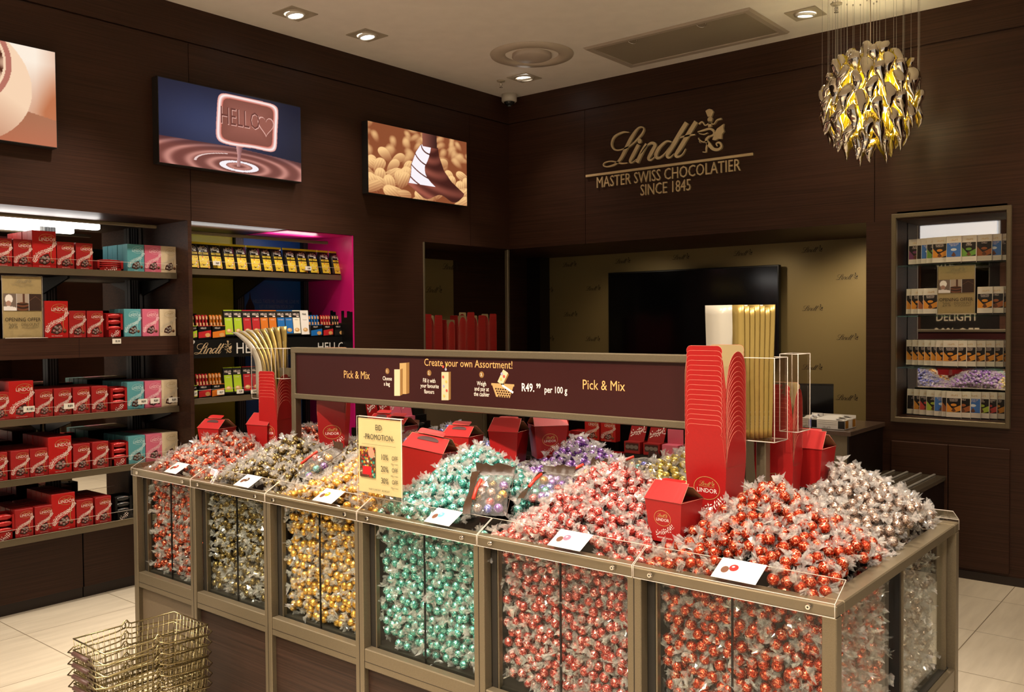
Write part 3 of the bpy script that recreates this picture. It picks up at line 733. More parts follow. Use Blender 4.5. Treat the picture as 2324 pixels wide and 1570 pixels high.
for k in range(7):
    gold_bag('gold_gift_bag', ['front tall gold gift bag, pearly side showing, in the holder by the carton stack', 'flat gold gift bag directly behind the front one in the same holder', 'third flat gold gift bag of the upright bundle', 'fourth flat gold gift bag of the upright bundle', 'fifth flat gold gift bag of the upright bundle', 'sixth flat gold gift bag of the upright bundle', 'rearmost flat gold gift bag of the upright bundle'][k],
             (-1.163 + 0.0085 * k, 2.405 + 0.011 * k, 1.199), 0, -0.01 + 0.006 * k, 0.0, 0.036, 0.385 - 0.004 * (k % 3), 0.085 if k < 3 else 0.05, 'flat gold bags in the holder at the cash-desk end')
holder(-3.615, -3.46, 1.192, 1.428, 'clear acrylic bag holder at the far end of the sign holding drooping bags', 2.5, 0.105)
holder(-3.43, -3.37, 1.29, 1.428, 'small empty clear acrylic pocket between the drooping bags and the sign', 2.5, 0.015)
for k in range(7):
    gold_bag('gold_gift_bag', ['pearly gold gift bag drooping furthest outward over its holder', 'second drooping gold gift bag, tip folded over', 'third drooping gold gift bag in the fan', 'middle gold gift bag of the drooping fan', 'fifth gold gift bag of the fan, nearly upright', 'sixth gold gift bag of the fan, upright', 'last upright gold gift bag of the drooping fan'][k],
             (-3.535 + 0.006 * k, 2.465 + 0.010 * k, 1.196), 0, -0.06 + 0.018 * k, -1.15 + 0.185 * k, 0.03 + 0.003 * k, 0.37 - 0.006 * k, 0.055 if k < 3 else 0.012, 'flat gold bags fanned over the far holder')

# ------------------------------------------------------------------ EID promotion stand
pe = at(852, 1150, 'y', 2.035)
t = thing('promotion_stand', 'cream promotion card with percentage discounts in an upright clear stand', 'sign', (-2.283, 2.05, 0.915), 0.0)
W_, H_ = 0.222, 0.305
b = MB(); b.box(-W_ / 2, W_ / 2, -0.005, -0.0025, 0, H_).box(-W_ / 2, W_ / 2, 0.0025, 0.005, 0, H_).box(-W_ / 2, W_ / 2, -0.02, 0.02, -0.004, 0); b.build('acrylic_holder', M_ACRYL, t)
b = MB(); b.tube([(-W_ / 2, -0.005, 0), (-W_ / 2, -0.005, H_), (W_ / 2, -0.005, H_), (W_ / 2, -0.005, 0)], 0.0015, 4); b.tube([(-W_ / 2, 0.005, H_), (W_ / 2, 0.005, H_)], 0.0012, 4); b.build('edge_glint', M_EDGE, t)
cd = MB().box(-W_ / 2 + 0.004, W_ / 2 - 0.004, -0.002, 0.002, 0.045, H_ - 0.006).build('card', mat('promo_cream', srgb(205, 190, 140), 0.55), t)
q = MB(); f3 = lambda a, c: (a, -0.0056, c)
def pt(s, x, z, sz, sx=0.8, al='CENTER', m=0): q.flat(xf2(text2(s, sz, sx, al), 1, x, z), f3, m)
pt('EID', 0.0, 0.262, 0.027, 0.85); pt('-PROMOTION-', 0.0, 0.229, 0.027, 0.85); q.flat(rect2(-0.085, 0.085, 0.2115, 0.2122), f3)
for k, s in enumerate(('10%', '20%', '30%')):
    z = 0.164 - k * 0.040; pt(s, 0.028, z, 0.028, 0.8); pt('OFF', 0.078, z + 0.002, 0.021, 0.8); pt(('100g', '500g', '700g')[k] + ' or more', 0.076, z - 0.013, 0.008, 0.8)
pt('VALID 21 JUNE 2017 - 28 JUNE 2017', 0.0, 0.056, 0.0085, 0.8)
q.build('lettering', M_INK, cd)
def eid_pic(u, v):
    r = np.random.default_rng(3); img = np.zeros(u.shape + (3,)) + np.array([0.28, 0.15, 0.10])
    pal = np.array([[.75, .55, .2], [.6, .15, .12], [.2, .5, .42], [.8, .7, .55], [.45, .3, .2]])
    for k in range(120):
        cx, cy, rad = r.random(), r.random(), 0.05 + 0.04 * r.random(); d = ((u - cx) ** 2 + ((v - cy) * 1.5) ** 2) / rad ** 2; c = pal[r.integers(5)]
        img = np.where((d < 1)[..., None], c * (1.1 - 0.7 * d[..., None]), img)
    hand = ((u - 0.75) * .8 + (v - 0.82)) ** 2 / 0.05 + ((u - 0.75) - (v - 0.82)) ** 2 / 0.09 < 1
    img = np.where(hand[..., None], np.array([.72, .5, .4]), img)
    car = (u > 0.18) & (u < 0.75) & (v > 0.08) & (v < 0.36); img = np.where(car[..., None], np.array([.68, .10, .12]), img)
    return img
picture('photo_print', 0.078, 0.104, eid_pic, 60, 80, M_PAINT, cd, (-0.058, -0.0055, 0.098))
# ================================================================== foil truffles in twisted clear wrappers
def foil(name, col, white=0.45, rough=0.24, dark=None, wcol=(0.85, 0.78, 0.70)):
    m = bpy.data.materials.new(name); m.use_nodes = True; nt = m.node_tree; b = nt.nodes['Principled BSDF']
    tc = nt.nodes.new('ShaderNodeTexCoord')
    n1 = nt.nodes.new('ShaderNodeTexNoise'); n1.inputs['Scale'].default_value = 150; n1.inputs['Detail'].default_value = 3; n1.inputs['Distortion'].default_value = 1.6
    nt.links.new(tc.outputs['Object'], n1.inputs['Vector'])
    cr = nt.nodes.new('ShaderNodeValToRGB'); e = cr.color_ramp.elements
    e[0].position = 0.60 - 0.10 * white; e[0].color = (*col, 1); e[1].position = 0.64 - 0.08 * white; e[1].color = (*wcol, 1)
    d = e.new(0.36); d.color = (*(dark or [c * 0.45 for c in col]), 1)
    nt.links.new(n1.outputs['Fac'], cr.inputs[0]); nt.links.new(cr.outputs[0], b.inputs['Base Color'])
    n2 = nt.nodes.new('ShaderNodeTexNoise'); n2.inputs['Scale'].default_value = 190; n2.inputs['Detail'].default_value = 2
    nt.links.new(tc.outputs['Object'], n2.inputs['Vector'])
    bp = nt.nodes.new('ShaderNodeBump'); bp.inputs['Strength'].default_value = 0.8; bp.inputs['Distance'].default_value = 0.0016
    nt.links.new(n2.outputs['Fac'], bp.inputs['Height']); nt.links.new(bp.outputs[0], b.inputs['Normal'])
    b.inputs['Metallic'].default_value = 0.72; b.inputs['Roughness'].default_value = rough
    return m
FLV = {  # flavour: (foil colour, words)
    'orange': (foil('foil_orange', (0.60, 0.055, 0.012), 0.35, dark=(0.24, 0.014, 0.006), wcol=(0.9, 0.62, 0.4)), 'orange-red'),
    'brown': (foil('foil_brown', (0.20, 0.13, 0.035), 0.3, dark=(0.035, 0.022, 0.010), wcol=(0.62, 0.46, 0.16)), 'brown-gold'),
    'gold': (foil('foil_gold', (0.80, 0.43, 0.06), 0.3, dark=(0.45, 0.20, 0.02), wcol=(0.95, 0.8, 0.45)), 'bright gold'),
    'teal': (foil('foil_teal', (0.10, 0.50, 0.42), 0.6, dark=(0.02, 0.20, 0.17), wcol=(0.72, 0.92, 0.86)), 'teal green'),
    'strawberry': (foil('foil_strawberry', (0.62, 0.085, 0.065), 0.5, dark=(0.28, 0.025, 0.025), wcol=(0.95, 0.68, 0.62)), 'pinkish red'),
    'silver': (foil('foil_silver', (0.42, 0.29, 0.22), 0.45, dark=(0.16, 0.10, 0.075), wcol=(0.85, 0.75, 0.66)), 'bronze-silver'),
    'purple': (foil('foil_purple', (0.30, 0.10, 0.50), 0.6, dark=(0.11, 0.03, 0.22), wcol=(0.82, 0.74, 0.92)), 'purple'),
    'blue': (foil('foil_blue', (0.09, 0.10, 0.58), 0.7, dark=(0.03, 0.03, 0.26), wcol=(0.82, 0.84, 0.95)), 'royal blue'),
    'lemon': (foil('foil_lemon', (0.80, 0.62, 0.12), 0.5, dark=(0.50, 0.34, 0.04), wcol=(0.97, 0.92, 0.66)), 'pale gold')}
M_WRAP = clear_mat('clear_wrapper', (0.985, 0.98, 0.97), 0.21, 0.06, haze=0.15, hazecol=(1.0, 0.97, 0.94))
def ball_arrays(seed):
    bm = bmesh.new(); bmesh.ops.create_icosphere(bm, subdivisions=2, radius=0.0156)
    r = np.random.default_rng(seed); V = np.array([v.co[:] for v in bm.verts]); F = np.array([[v.index for v in f.verts] for f in bm.faces]); bm.free()
    k = r.normal(size=(7, 3)) * 170; ph = r.random(7) * 6.28
    d = sum(np.sin(V @ k[i] + ph[i]) for i in range(7)) * 0.00026
    return V * (1 + d / 0.0156)[:, None], F
def wrap_arrays(seed):
    r = np.random.default_rng(seed); V = []; F = []
    for sgn in (-1, 1):
        n = 14; base = len(V); L = 0.012 + 0.007 * r.random(); tw = r.random() * 6; bend = r.normal(size=2) * 0.35
        rings = [(0.0080, 0.0136), (0.0038, 0.0174), (0.0078 + .003 * r.random(), 0.0174 + L * .5), (0.0115 + .004 * r.random(), 0.0174 + L)]
        fl = 0.35 + 0.5 * r.random()
        for j, (rad, x) in enumerate(rings):
            for i in range(n):
                a = 2 * PI * i / n + tw + j * .25; rr = rad * (1 + (0.46 if i % 2 else -0.40) * (j > 1) + 0.28 * r.normal() * (j > 1))
                q = x - 0.0174
                V.append((sgn * (x + 0.003 * r.normal() * (j == 3)), rr * math.cos(a) + bend[0] * max(q, 0), rr * math.sin(a) * (fl if j > 1 else 1) + bend[1] * max(q, 0)))
        for j in range(3):
            for i in range(n):
                F.append((base + j * n + i, base + j * n + (i + 1) % n, base + (j + 1) * n + (i + 1) % n, base + (j + 1) * n + i))
    return np.array(V), np.array(F)
BALLS = [ball_arrays(s) for s in range(4)]; WRAPS = [wrap_arrays(20 + s) for s in range(7)]
def np_mesh(name, V, F, material, smooth=True):
    me = bpy.data.meshes.new(name); nv, nf, k = len(V), len(F), F.shape[1]
    me.vertices.add(nv); me.vertices.foreach_set('co', np.asarray(V, np.float32).ravel())
    me.loops.add(nf * k); me.loops.foreach_set('vertex_index', np.asarray(F, np.int32).ravel())
    me.polygons.add(nf); me.polygons.foreach_set('loop_start', np.arange(nf, dtype=np.int32) * k)
    me.polygons.foreach_set('use_smooth', np.full(nf, smooth))
    me.materials.append(material); me.update(calc_edges=True); me.validate(); return me
WRAP_ME = [np_mesh('wrapper', V, F, M_WRAP, False) for V, F in WRAPS]
BALL_ME = {k: [np_mesh('foil_ball', V, F, FLV[k][0]) for V, F in BALLS] for k in FLV}
def rand_rot(n):
    q = RNG.normal(size=(n, 4)); q /= np.linalg.norm(q, axis=1)[:, None]; w, x, y, z = q.T
    return np.stack([np.stack([1 - 2 * (y * y + z * z), 2 * (x * y - z * w), 2 * (x * z + y * w)], -1), np.stack([2 * (x * y + z * w), 1 - 2 * (x * x + z * z), 2 * (y * z - x * w)], -1),
                     np.stack([2 * (x * z - y * w), 2 * (y * z + x * w), 1 - 2 * (x * x + y * y)], -1)], 1)
# heaps: one cone per bin
BINS = [['orange', 'brown', 'gold', 'teal', 'strawberry', 'orange'], ['orange', 'brown', 'blue', 'purple', 'lemon', 'silver']]
PEAKS = [[(-3.60, 2.30, 1.055), (-3.085, 2.30, 1.065), (-2.60, 2.30, 1.045), (-2.06, 2.30, 1.115), (-1.50, 2.30, 1.115), (-1.00, 2.30, 1.105)],
         [(-3.55, 2.75, 1.04), (-3.10, 2.75, 1.02), (-2.60, 2.75, 1.115), (-1.97, 2.76, 1.10), (-1.535, 2.75, 1.08), (-0.955, 2.76, 1.095)]]
PK = np.array([(*p, r, i) for r in (0, 1) for i, p in enumerate(PEAKS[r])])
def heap(x, y):
    x = np.asarray(x, float)[..., None]; y = np.asarray(y, float)[..., None]
    d = np.sqrt(((x - PK[:, 0]) / 0.33) ** 2 + ((y - PK[:, 1]) / 0.30) ** 2)
    h = (PK[:, 2] - 0.890) * np.clip(1.03 - np.sqrt(d * d + 0.010), 0, 1)
    return 0.890 + (h ** 5).sum(-1) ** 0.2
BLOCK = []      # upright footprints kept clear of truffles: (cx, cy, rotz, half x, half y, z below which truffles may pass)
def blocked(p):
    for cx, cy, rz, hx, hy, zb in BLOCK:
        dx, dy = p[0] - cx, p[1] - cy; c, s = math.cos(-rz), math.sin(-rz)
        if abs(dx * c - dy * s) < hx and abs(dx * s + dy * c) < hy and p[2] > zb - 0.016: return True
    return False
BLOCK += [(float(at(px_, py_, 'z', 0.935)[0]), IY0 + 0.04, 0, 0.072, 0.05, 0.0) for px_, py_ in ((385, 1061), (538, 1092), (717, 1127), (967, 1178), (1265, 1230), (1660, 1298))]
BLOCK += [(-2.283, 2.05, 0, 0.115, 0.022, 0.9)]
def pour_truffles():
    pool = {k: [] for k in FLV}         # (pos, where, row, bin)
    sp = 0.0318
    rows = 0
    for lay in range(2):
        y = IY0 + 0.062
        while y < IY1 - 0.055:
            rows += 1
            x = XS[0] + 0.055 + (rows % 2) * sp / 2
            while x < XS[-1] - 0.058:
                px, py = x + RNG.uniform(-.008, .008), y + RNG.uniform(-.008, .008)
                col = int(np.clip(np.searchsorted(XS, px + RNG.normal() * 0.012) - 1, 0, 5)); row = 0 if py + RNG.normal() * 0.014 < 2.525 else 1
                z = float(heap(px, py)) + RNG.normal() * 0.004 - lay * 0.028 + (0.002 if lay == 0 else 0)
                p = (px, py, z)
                if not blocked(p):
                    pool[BINS[row][col]].append((p, 'heap' if lay == 0 else 'under', row, col))
                x += sp
            y += sp * 0.86
    for i in range(6):
        a, c = XS[i] + (PW if i == 0 else PW / 2) + 0.046, XS[i + 1] - PW / 2 - 0.018
        for lay in range(2):
            z = 0.463; k = 0
            while z < 0.876:
                x = a + (k % 2) * 0.014
                while x < c:
                    p = (x + RNG.uniform(-.009, .009), IY0 + 0.064 + lay * 0.028 + abs(RNG.normal()) * 0.006, z + RNG.uniform(-.008, .008))
                    zmin = 0.466
                    if p[2] > zmin - 0.004: pool[BINS[0][i]].append((p, 'glass' if lay == 0 else 'under', 0, i))
                    x += 0.0325
                z += 0.0298; k += 1
    for r, (y0, y1) in enumerate(((2.065, 2.50), (2.545, 2.96))):
        for lay in range(2):
            z = 0.463; k = 0
            while z < 0.878:
                y = y0 + (k % 2) * 0.014
                while y < y1:
                    p = (XS[-1] - 0.060 - lay * 0.028 - abs(RNG.normal()) * 0.006, y + RNG.uniform(-.009, .009), z + RNG.uniform(-.008, .008))
                    pool[BINS[r][5]].append((p, 'end' if lay == 0 else 'under', r, 5))
                    y += 0.0325
                z += 0.0298; k += 1
    LIMIT = {'orange': 300, 'brown': 300, 'gold': 300, 'teal': 300, 'strawberry': 300, 'silver': 300, 'purple': 140, 'blue': 120, 'lemon': 110}
    NTH = ['first', 'second', 'third', 'fourth', 'fifth', 'sixth']
    for k, L in pool.items():
        words_ = FLV[k][1]
        top = [t for t in L if t[1] != 'under' and not (k == 'orange' and t[3] == 0)]
        top.sort(key=lambda t: (t[0][0] - CAM[0]) ** 2 + (t[0][1] - CAM[1]) ** 2 + (t[0][2] - CAM[2]) ** 2)
        if k in ('purple', 'blue', 'lemon', 'silver'): top = sorted([t for t in top if t[1] == 'heap' and t[2] == 1], key=lambda t: -t[0][2] * 3 + t[0][1])[:LIMIT[k]] if k != 'silver' else top
        single = top[:LIMIT[k]]; ids = {id(t) for t in single}
        for n, (p, where, row, col) in enumerate(single):
            o = bpy.data.objects.new(k + '_truffle', BALL_ME[k][n % 4]); COL.objects.link(o)
            o.location = p; o.rotation_euler = tuple(RNG.random(3) * 6.28)
            if where == 'heap':
                tag(o, f'{words_} foil truffle heaped above the {NTH[col]} {"front" if row == 0 else "back"} bin from the far end', 'truffle', f'{words_} truffles heaped above the {NTH[col]} {"front" if row == 0 else "back"} bin')
            elif where == 'glass':
                tag(o, f'{words_} foil truffle pressed against the front glass of the {NTH[col]} bin', 'truffle', f'{words_} truffles behind the front glass of the {NTH[col]} bin')
            else:
                tag(o, f'{words_} foil truffle behind the end glass of the counter, {"nearer" if row == 0 else "further"} pane', 'truffle', f'{words_} truffles behind the end glass, {"nearer" if row == 0 else "further"} pane')
            w = bpy.data.objects.new('wrapper', WRAP_ME[n % 7]); COL.objects.link(w); w.parent = o
        rest = [t for t in L if id(t) not in ids]
        if rest:
            for nm, SRC, matl in (('foil_ball', BALLS, FLV[k][0]), ('wrapper', WRAPS, M_WRAP)):
                P = np.array([t[0] for t in rest]); R = rand_rot(len(P)); VV = []; FF = []; off = 0
                pick = RNG.integers(0, len(SRC), len(P))
                for s, (V, F) in enumerate(SRC):
                    I = np.where(pick == s)[0]
                    if not len(I): continue
                    W = np.einsum('nij,vj->nvi', R[I], V) + P[I][:, None, :]
                    FF.append((F[None] + (np.arange(len(I)) * len(V))[:, None, None] + off).reshape(-1, F.shape[1])); VV.append(W.reshape(-1, 3)); off += len(I) * len(V)
                me = np_mesh(nm, np.concatenate(VV), np.concatenate(FF), matl, nm == 'foil_ball')
                if nm == 'foil_ball':
                    o = bpy.data.objects.new(k + '_truffle_fill', me); COL.objects.link(o)
                    tag(o, f'remaining {words_} foil truffles filling the counter bins beneath the single ones', 'truffles', None, 'stuff'); base = o
                else:
                    o = bpy.data.objects.new('wrapper', me); COL.objects.link(o); o.parent = base; o['kind'] = 'stuff'
# ================================================================== red paper cartons
M_RED = mat('red_card', (0.28, 0.007, 0.007), 0.38, noise=0.05, nscale=200)
M_REDIN = mat('carton_inside', (0.30, 0.22, 0.10), 0.6)
M_RIM = mat('cut_card_edge', (0.50, 0.16, 0.11), 0.6)
M_GLD = mat('gold_print', (0.62, 0.40, 0.14), 0.35, 0.5)
M_WPR = mat('white_print', (0.78, 0.66, 0.60), 0.5)
def brand_print(b, cx, cz, s, fn, swirl=True, mg=0, mw=1):
    """oval badge with the script mark, the product name and a sprig; about 0.06*s wide"""
    b.flat(ring2(cx, cz + 0.006 * s, 0.030 * s, 0.0235 * s, 0.0012 * s, 24), fn, mg)
    b.flat(logo_at(0.036 * s, cx, cz + 0.016 * s), fn, mg)
    b.flat(xf2(text2('LINDOR', 0.0125 * s, 1.0), 1, cx, cz - 0.003 * s), fn, mw)
    b.flat(rect2(cx - 0.018 * s, cx + 0.018 * s, cz + 0.0085 * s, cz + 0.0092 * s), fn, mg)
    if swirl: sprig(b, [(cx - 0.024 * s, cz - 0.040 * s), (cx - 0.004 * s, cz - 0.036 * s), (cx + 0.018 * s, cz - 0.028 * s), (cx + 0.034 * s, cz - 0.012 * s)], 0.010 * s, 12, fn, mw)
def sprig(b, P, wd, n, fn, mi, seed=1):
    r = random.Random(seed); C = catmull(P, 8)
    for i in range(n):
        t = i / max(1, n - 1) * (len(C) - 1.001); j = int(t); p = C[j] + (C[j + 1] - C[j]) * (t - j); d = C[j + 1] - C[j]; a = math.atan2(d[1], d[0])
        for s in (-1, 0, 1):
            q = r.uniform(0, PI); l = wd * r.uniform(.45, .85); off = s * wd * r.uniform(.15, .75)
            cx, cz = p[0] - math.sin(a) * off, p[1] + math.cos(a) * off
            u = (math.cos(q), math.sin(q)); w = (-u[1] * .40, u[0] * .40)
            b.flat(([(cx - u[0] * l / 2, cz - u[1] * l / 2), (cx + w[0] * l / 2, cz + w[1] * l / 2), (cx + u[0] * l / 2, cz + u[1] * l / 2), (cx - w[0] * l / 2, cz - w[1] * l / 2)], [(0, 1, 2, 3)]), fn, mi)

# ---- open cartons nested into one another
def nested_carton(scale=1.0, parts=True, label='', group=None):
    t = MB(); th = 0.0007
    B, T, h = (0.050, 0.040), (0.0585, 0.0475), 0.120
    def ring(f, z, ins=0.0): return [(-f[0] + ins, -f[1] + ins, z), (f[0] - ins, -f[1] + ins, z), (f[0] - ins, f[1] - ins, z), (-f[0] + ins, f[1] - ins, z)]
    o_ = ring(B, 0) + ring(T, h); i_ = ring(B, th, th) + ring(T, h, th)
    t.add(o_, [(k, (k + 1) % 4, 4 + (k + 1) % 4, 4 + k) for k in range(4)] + [(3, 2, 1, 0)], 0)
    t.add(i_, [(4 + k, 4 + (k + 1) % 4, (k + 1) % 4, k) for k in range(4)] + [(0, 1, 2, 3)], 1)
    root = t.build('nested_carton', [M_RED, M_REDIN])
    tag(root, label, 'carton', group)
    P = []
    # wide tabs front and back, arched tabs on both sides
    fp = [(-0.0575, 0.0), (0.0575, 0.0), (0.0515, 0.068), (0.0485, 0.0735), (0.0505, 0.077)] + [(0.0505 - .013 + .013 * math.cos(a), 0.092 - .0 + .013 * math.sin(a)) for a in np.linspace(-.9, PI / 2, 7)]
    fp = fp + [(-x, z) for x, z in fp[:1:-1]]
    ap = [(0.0465 * math.cos(a), 0.002 + 0.088 * math.sin(a) ** 0.8) for a in np.linspace(0, PI, 17)]
    for s in (-1, 1):
        for nm, pts, fn in (('tab_flap', fp, lambda u, w, d, s=s: (u, s * (T[1] - d + w * 0.058), h + w * 0.995)), ('arch_flap', ap, lambda u, w, d, s=s: (s * (T[0] - d + w * 0.055), u, h + w * 0.995))):
            b = MB(); n = len(pts)
            v = [fn(u, w, 0) for u, w in pts] + [fn(u, w, 0.0005) for u, w in pts]
            b.add(v, [tuple(range(n))], 0).add(v, [tuple(range(n, 2 * n))], 1).add(v, [(k, (k + 1) % n, n + (k + 1) % n, n + k) for k in range(n)], 2)
            b.tube([fn(u, w, 0.0002) for u, w in (pts[4:] if nm == 'tab_flap' else pts)][:None if nm == 'arch_flap' else len(pts) - 5], 0.00042, 4, 2)
            if parts: b.build(nm, [M_RED, M_REDIN, M_RIM], root)
            else: P.append(b)
    if not parts:
        m = MB(); m.v, m.f, m.m, m.s = list(t.v), list(t.f), list(t.m), list(t.s)
        for b in P:
            n = len(m.v); m.v += b.v; m.f += [[n + i for i in f] for f in b.f]; m.m += b.m; m.s += b.s
        bpy.data.objects.remove(root); root = m.build('nested_carton', [M_RED, M_REDIN, M_RIM]); tag(root, label, 'carton', group)
    return root
def carton_stack(loc, rotz, n, step, label0, label, group, parts=True, proto=None, scale=1.0, badge=True, lean=(0, 0)):
    for k in range(n):
        r = random.uniform(-0.012, 0.012)
        l = (loc[0] + lean[0] * k * step, loc[1] + lean[1] * k * step, loc[2] + k * step)
        o = dup(proto, l, (0, 0, rotz + r), label0 if k == 0 else label, group, scale, parts)
        if k == 0 and badge:
            b = MB(); g = lambda a, c: (a, -(0.040 + 0.0075 * c / 0.12) - 0.0006, c)
            brand_print(b, 0.002, 0.058, 1.25, g); b.build('badge', [M_GLD, M_WPR], o)
proto = nested_carton(1.0, True, 'x', 'g'); proto_s = nested_carton(1.0, False, 'x', 'g')
carton_stack((-1.185, 2.335, 0.995), math.radians(-4), 17, 0.0138, 'lowest red carton, badge showing, of the tall nested stack by the gold bags', 'red carton nested in the tall near stack beside the sign', 'cartons nested in the tall near stack', True, proto, 1.13)
carton_stack((-1.12, 2.62, 0.985), math.radians(6), 11, 0.0138, 'lowest red carton of the stack behind the tall near stack', 'red carton nested in the stack behind the tall near one, under the bag holder', 'cartons nested behind the tall near stack', True, proto, 1.0)
carton_stack((-3.46, 2.475, 0.985), math.radians(8), 9, 0.0145, 'lowest red carton of the far stack under the drooping gold bags', 'red carton nested in the far stack under the drooping gold bags', 'cartons nested under the drooping bags', True, proto, 1.0)
carton_stack((-3.20, 2.60, 0.985), math.radians(38), 15, 0.0145, 'lowest red carton of the stack behind the left upright of the sign', 'red carton nested in the stack behind the left upright of the sign', 'cartons nested behind the left upright', True, proto, 1.08)
BLOCK += [(-1.185, 2.335, math.radians(-4), 0.078, 0.068, 1.0), (-1.12, 2.62, 0.1, 0.075, 0.065, 0.985), (-3.46, 2.475, 0.14, 0.075, 0.065, 0.985), (-3.20, 2.60, 0.66, 0.08, 0.07, 0.985)]
# seven stacks on the worktop in the corner opening
NS = [('on the worktop nearest the pier', 4.905, 1.030, 0.0), ('second from the pier', 5.025, 1.022, 0.05), ('third from the pier, turned sideways', 5.165, 0.985, PI / 2), ('fourth from the pier, one tan flap up', 5.295, 1.02, PI / 2),
      ('in the middle of the row, the tallest', 5.40, 1.045, 0.0), ('next to the last in the row', 5.535, 1.02, 0.0), ('at the corner post end', 5.675, 1.033, 0.0)]
for k, (w, y, z, rz) in enumerate(NS):
    n = 24
    carton_stack((-4.95, y, 1.125 + (z - 1.03)), PI / 2 + rz, n, 0.0125, f'bottom red carton of the stack {w}, corner opening', f'red carton of the nested stack {w}, corner opening', f'nested cartons {w}', False, proto_s, 0.86, False)
for o in (proto, proto_s):
    for c in list(o.children): bpy.data.objects.remove(c)
    bpy.data.objects.remove(o)

# ---- folded gable cartons standing among the truffles
def gable(loc, rotz, label, sc=1.0, open_=False, badge=True, tilt=(0, 0)):
    B, T, h = (0.050, 0.042), (0.062, 0.052), 0.118; rise = 0.036; th = 0.0008
    b = MB()
    v = [(-B[0], -B[1], 0), (B[0], -B[1], 0), (B[0], B[1], 0), (-B[0], B[1], 0), (-T[0], -T[1], h), (T[0], -T[1], h), (T[0], T[1], h), (-T[0], T[1], h)]
    b.add(v, [(k, (k + 1) % 4, 4 + (k + 1) % 4, 4 + k) for k in range(4)] + [(3, 2, 1, 0)], 0)
    o = b.build('gable_carton', [M_RED], None, loc, (tilt[0], tilt[1], rotz)); o.scale = (sc,) * 3
    tag(o, label, 'carton', 'folded gable cartons on the truffle heaps')
    ry = 0.010
    for s in (-1, 1):                                     # roof flaps meet at the ridge, the near one carries the hand hole
        b = MB(); L = []; up = 0.012 if (open_ and s < 0) else 0.0
        n = 8
        for i in range(n + 1):
            u = -1 + 2 * i / n; z1 = h + rise + up; L.append((u * T[0] * 1.03, s * (T[1] + 0.002), h)); L.append((u * T[0] * 0.93, s * ry, z1 + 0.001 * (1 - u * u)))
        F = [(2 * i, 2 * i + 2, 2 * i + 3, 2 * i + 1) for i in range(n)]
        b.add(L, F, 0); b.add([(x, y - s * th * 1.5, z - th) for x, y, z in L], F, 1)
        b.tube([(L[1][0], L[1][1], L[1][2]), L[-1]], 0.0006, 4, 2); b.tube([L[0], L[1]], 0.0006, 4, 2); b.tube([L[-2], L[-1]], 0.0006, 4, 2)
        b.build('roof_flap', [M_RED, M_REDIN, M_RIM], o)
    tp = rrect_pts(-0.040, 0.040, 0.0, 0.034, 0.014, 5, True, False)
    b = MB(); f = lambda u, w, d: (u, -ry - 0.004 + w * 0.72, h + rise + 0.004 + w * 0.22 + d + 0.004 * math.sin(w * 60))
    nn = len(tp); vv = [f(u, w, 0) for u, w in tp] + [f(u, w, th) for u, w in tp]
    b.add(vv, [tuple(range(nn))], 1).add(vv, [tuple(range(nn, 2 * nn))], 0).add(vv, [(k, (k + 1) % nn, nn + (k + 1) % nn, nn + k) for k in range(nn)], 2)
    b.build('handle_tab', [M_RED, M_REDIN, M_RIM], o)
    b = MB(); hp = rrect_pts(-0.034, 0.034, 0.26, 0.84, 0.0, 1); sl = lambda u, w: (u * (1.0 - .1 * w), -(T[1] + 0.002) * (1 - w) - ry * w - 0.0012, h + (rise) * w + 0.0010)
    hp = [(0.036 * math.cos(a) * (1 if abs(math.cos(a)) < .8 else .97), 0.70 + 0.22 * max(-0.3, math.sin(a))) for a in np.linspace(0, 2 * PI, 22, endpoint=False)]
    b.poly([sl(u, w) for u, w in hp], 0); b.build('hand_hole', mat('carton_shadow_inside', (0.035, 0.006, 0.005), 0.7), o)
    for s in (-1, 1):                                     # side gussets: arched flap dropping inward under the roof
        b = MB(); N = 12
        out = [(s * T[0], -T[1] * math.cos(a), h) for a in np.linspace(0, PI, N)]
        arc = [(s * (T[0] - 0.055 * math.sin(a)), -T[1] * math.cos(a), h - 0.014 * math.sin(a)) for a in np.linspace(0, PI, N)]
        b.add(out + arc, [(k, k + 1, N + k + 1, N + k) for k in range(N - 1)], 0, True)
        b.tube([(s * (T[0] + .0005), -T[1], h), (s * (T[0] + .0005), T[1], h)], 0.0007, 4, 1)
        b.build('arch_flap', [M_RED, M_RIM], o)
    if badge:
        b = MB(); g = lambda a, c: (a, -(B[1] + (T[1] - B[1]) * c / h) - 0.0006, c)
        brand_print(b, -0.004, 0.062, 0.95, g); b.flat(xf2(text2('IRRESISTIBLY SMOOTH', 0.006, .85), 1, 0, 0.010), g, 1); b.build('badge', [M_GLD, M_WPR], o)
    BLOCK.append((loc[0], loc[1], rotz, 0.066 * sc, 0.056 * sc, loc[2]))
    return o
gable((-1.235, 2.185, 0.935), math.radians(-6), 'red gable carton standing between the pinkish-red and the nearest orange truffles', 0.98, True)
gable((-3.665, 2.30, 0.945), math.radians(12), 'red gable carton at the far end standing in the orange truffles, nearer of the pair', 1.05)
gable((-3.52, 2.46, 0.955), math.radians(10), 'red gable carton at the far end behind its twin, below the drooping bags', 1.05, True, False)
gable((-2.30, 2.27, 0.94), math.radians(20), 'red gable carton leaning behind the promotion stand, left of the teal truffles', 1.28, False, False, (math.radians(-4), math.radians(9)))
gable((-2.345, 2.53, 0.99), math.radians(8), 'red gable carton in front of the royal blue truffles', 1.0, False)
gable((-2.19, 2.62, 1.01), math.radians(14), 'red gable carton right behind the peak of the teal truffles', 1.0, True, False)
gable((-2.08, 2.72, 1.025), math.radians(52), 'red gable carton with badge between the teal and the purple truffles', 1.05, True)
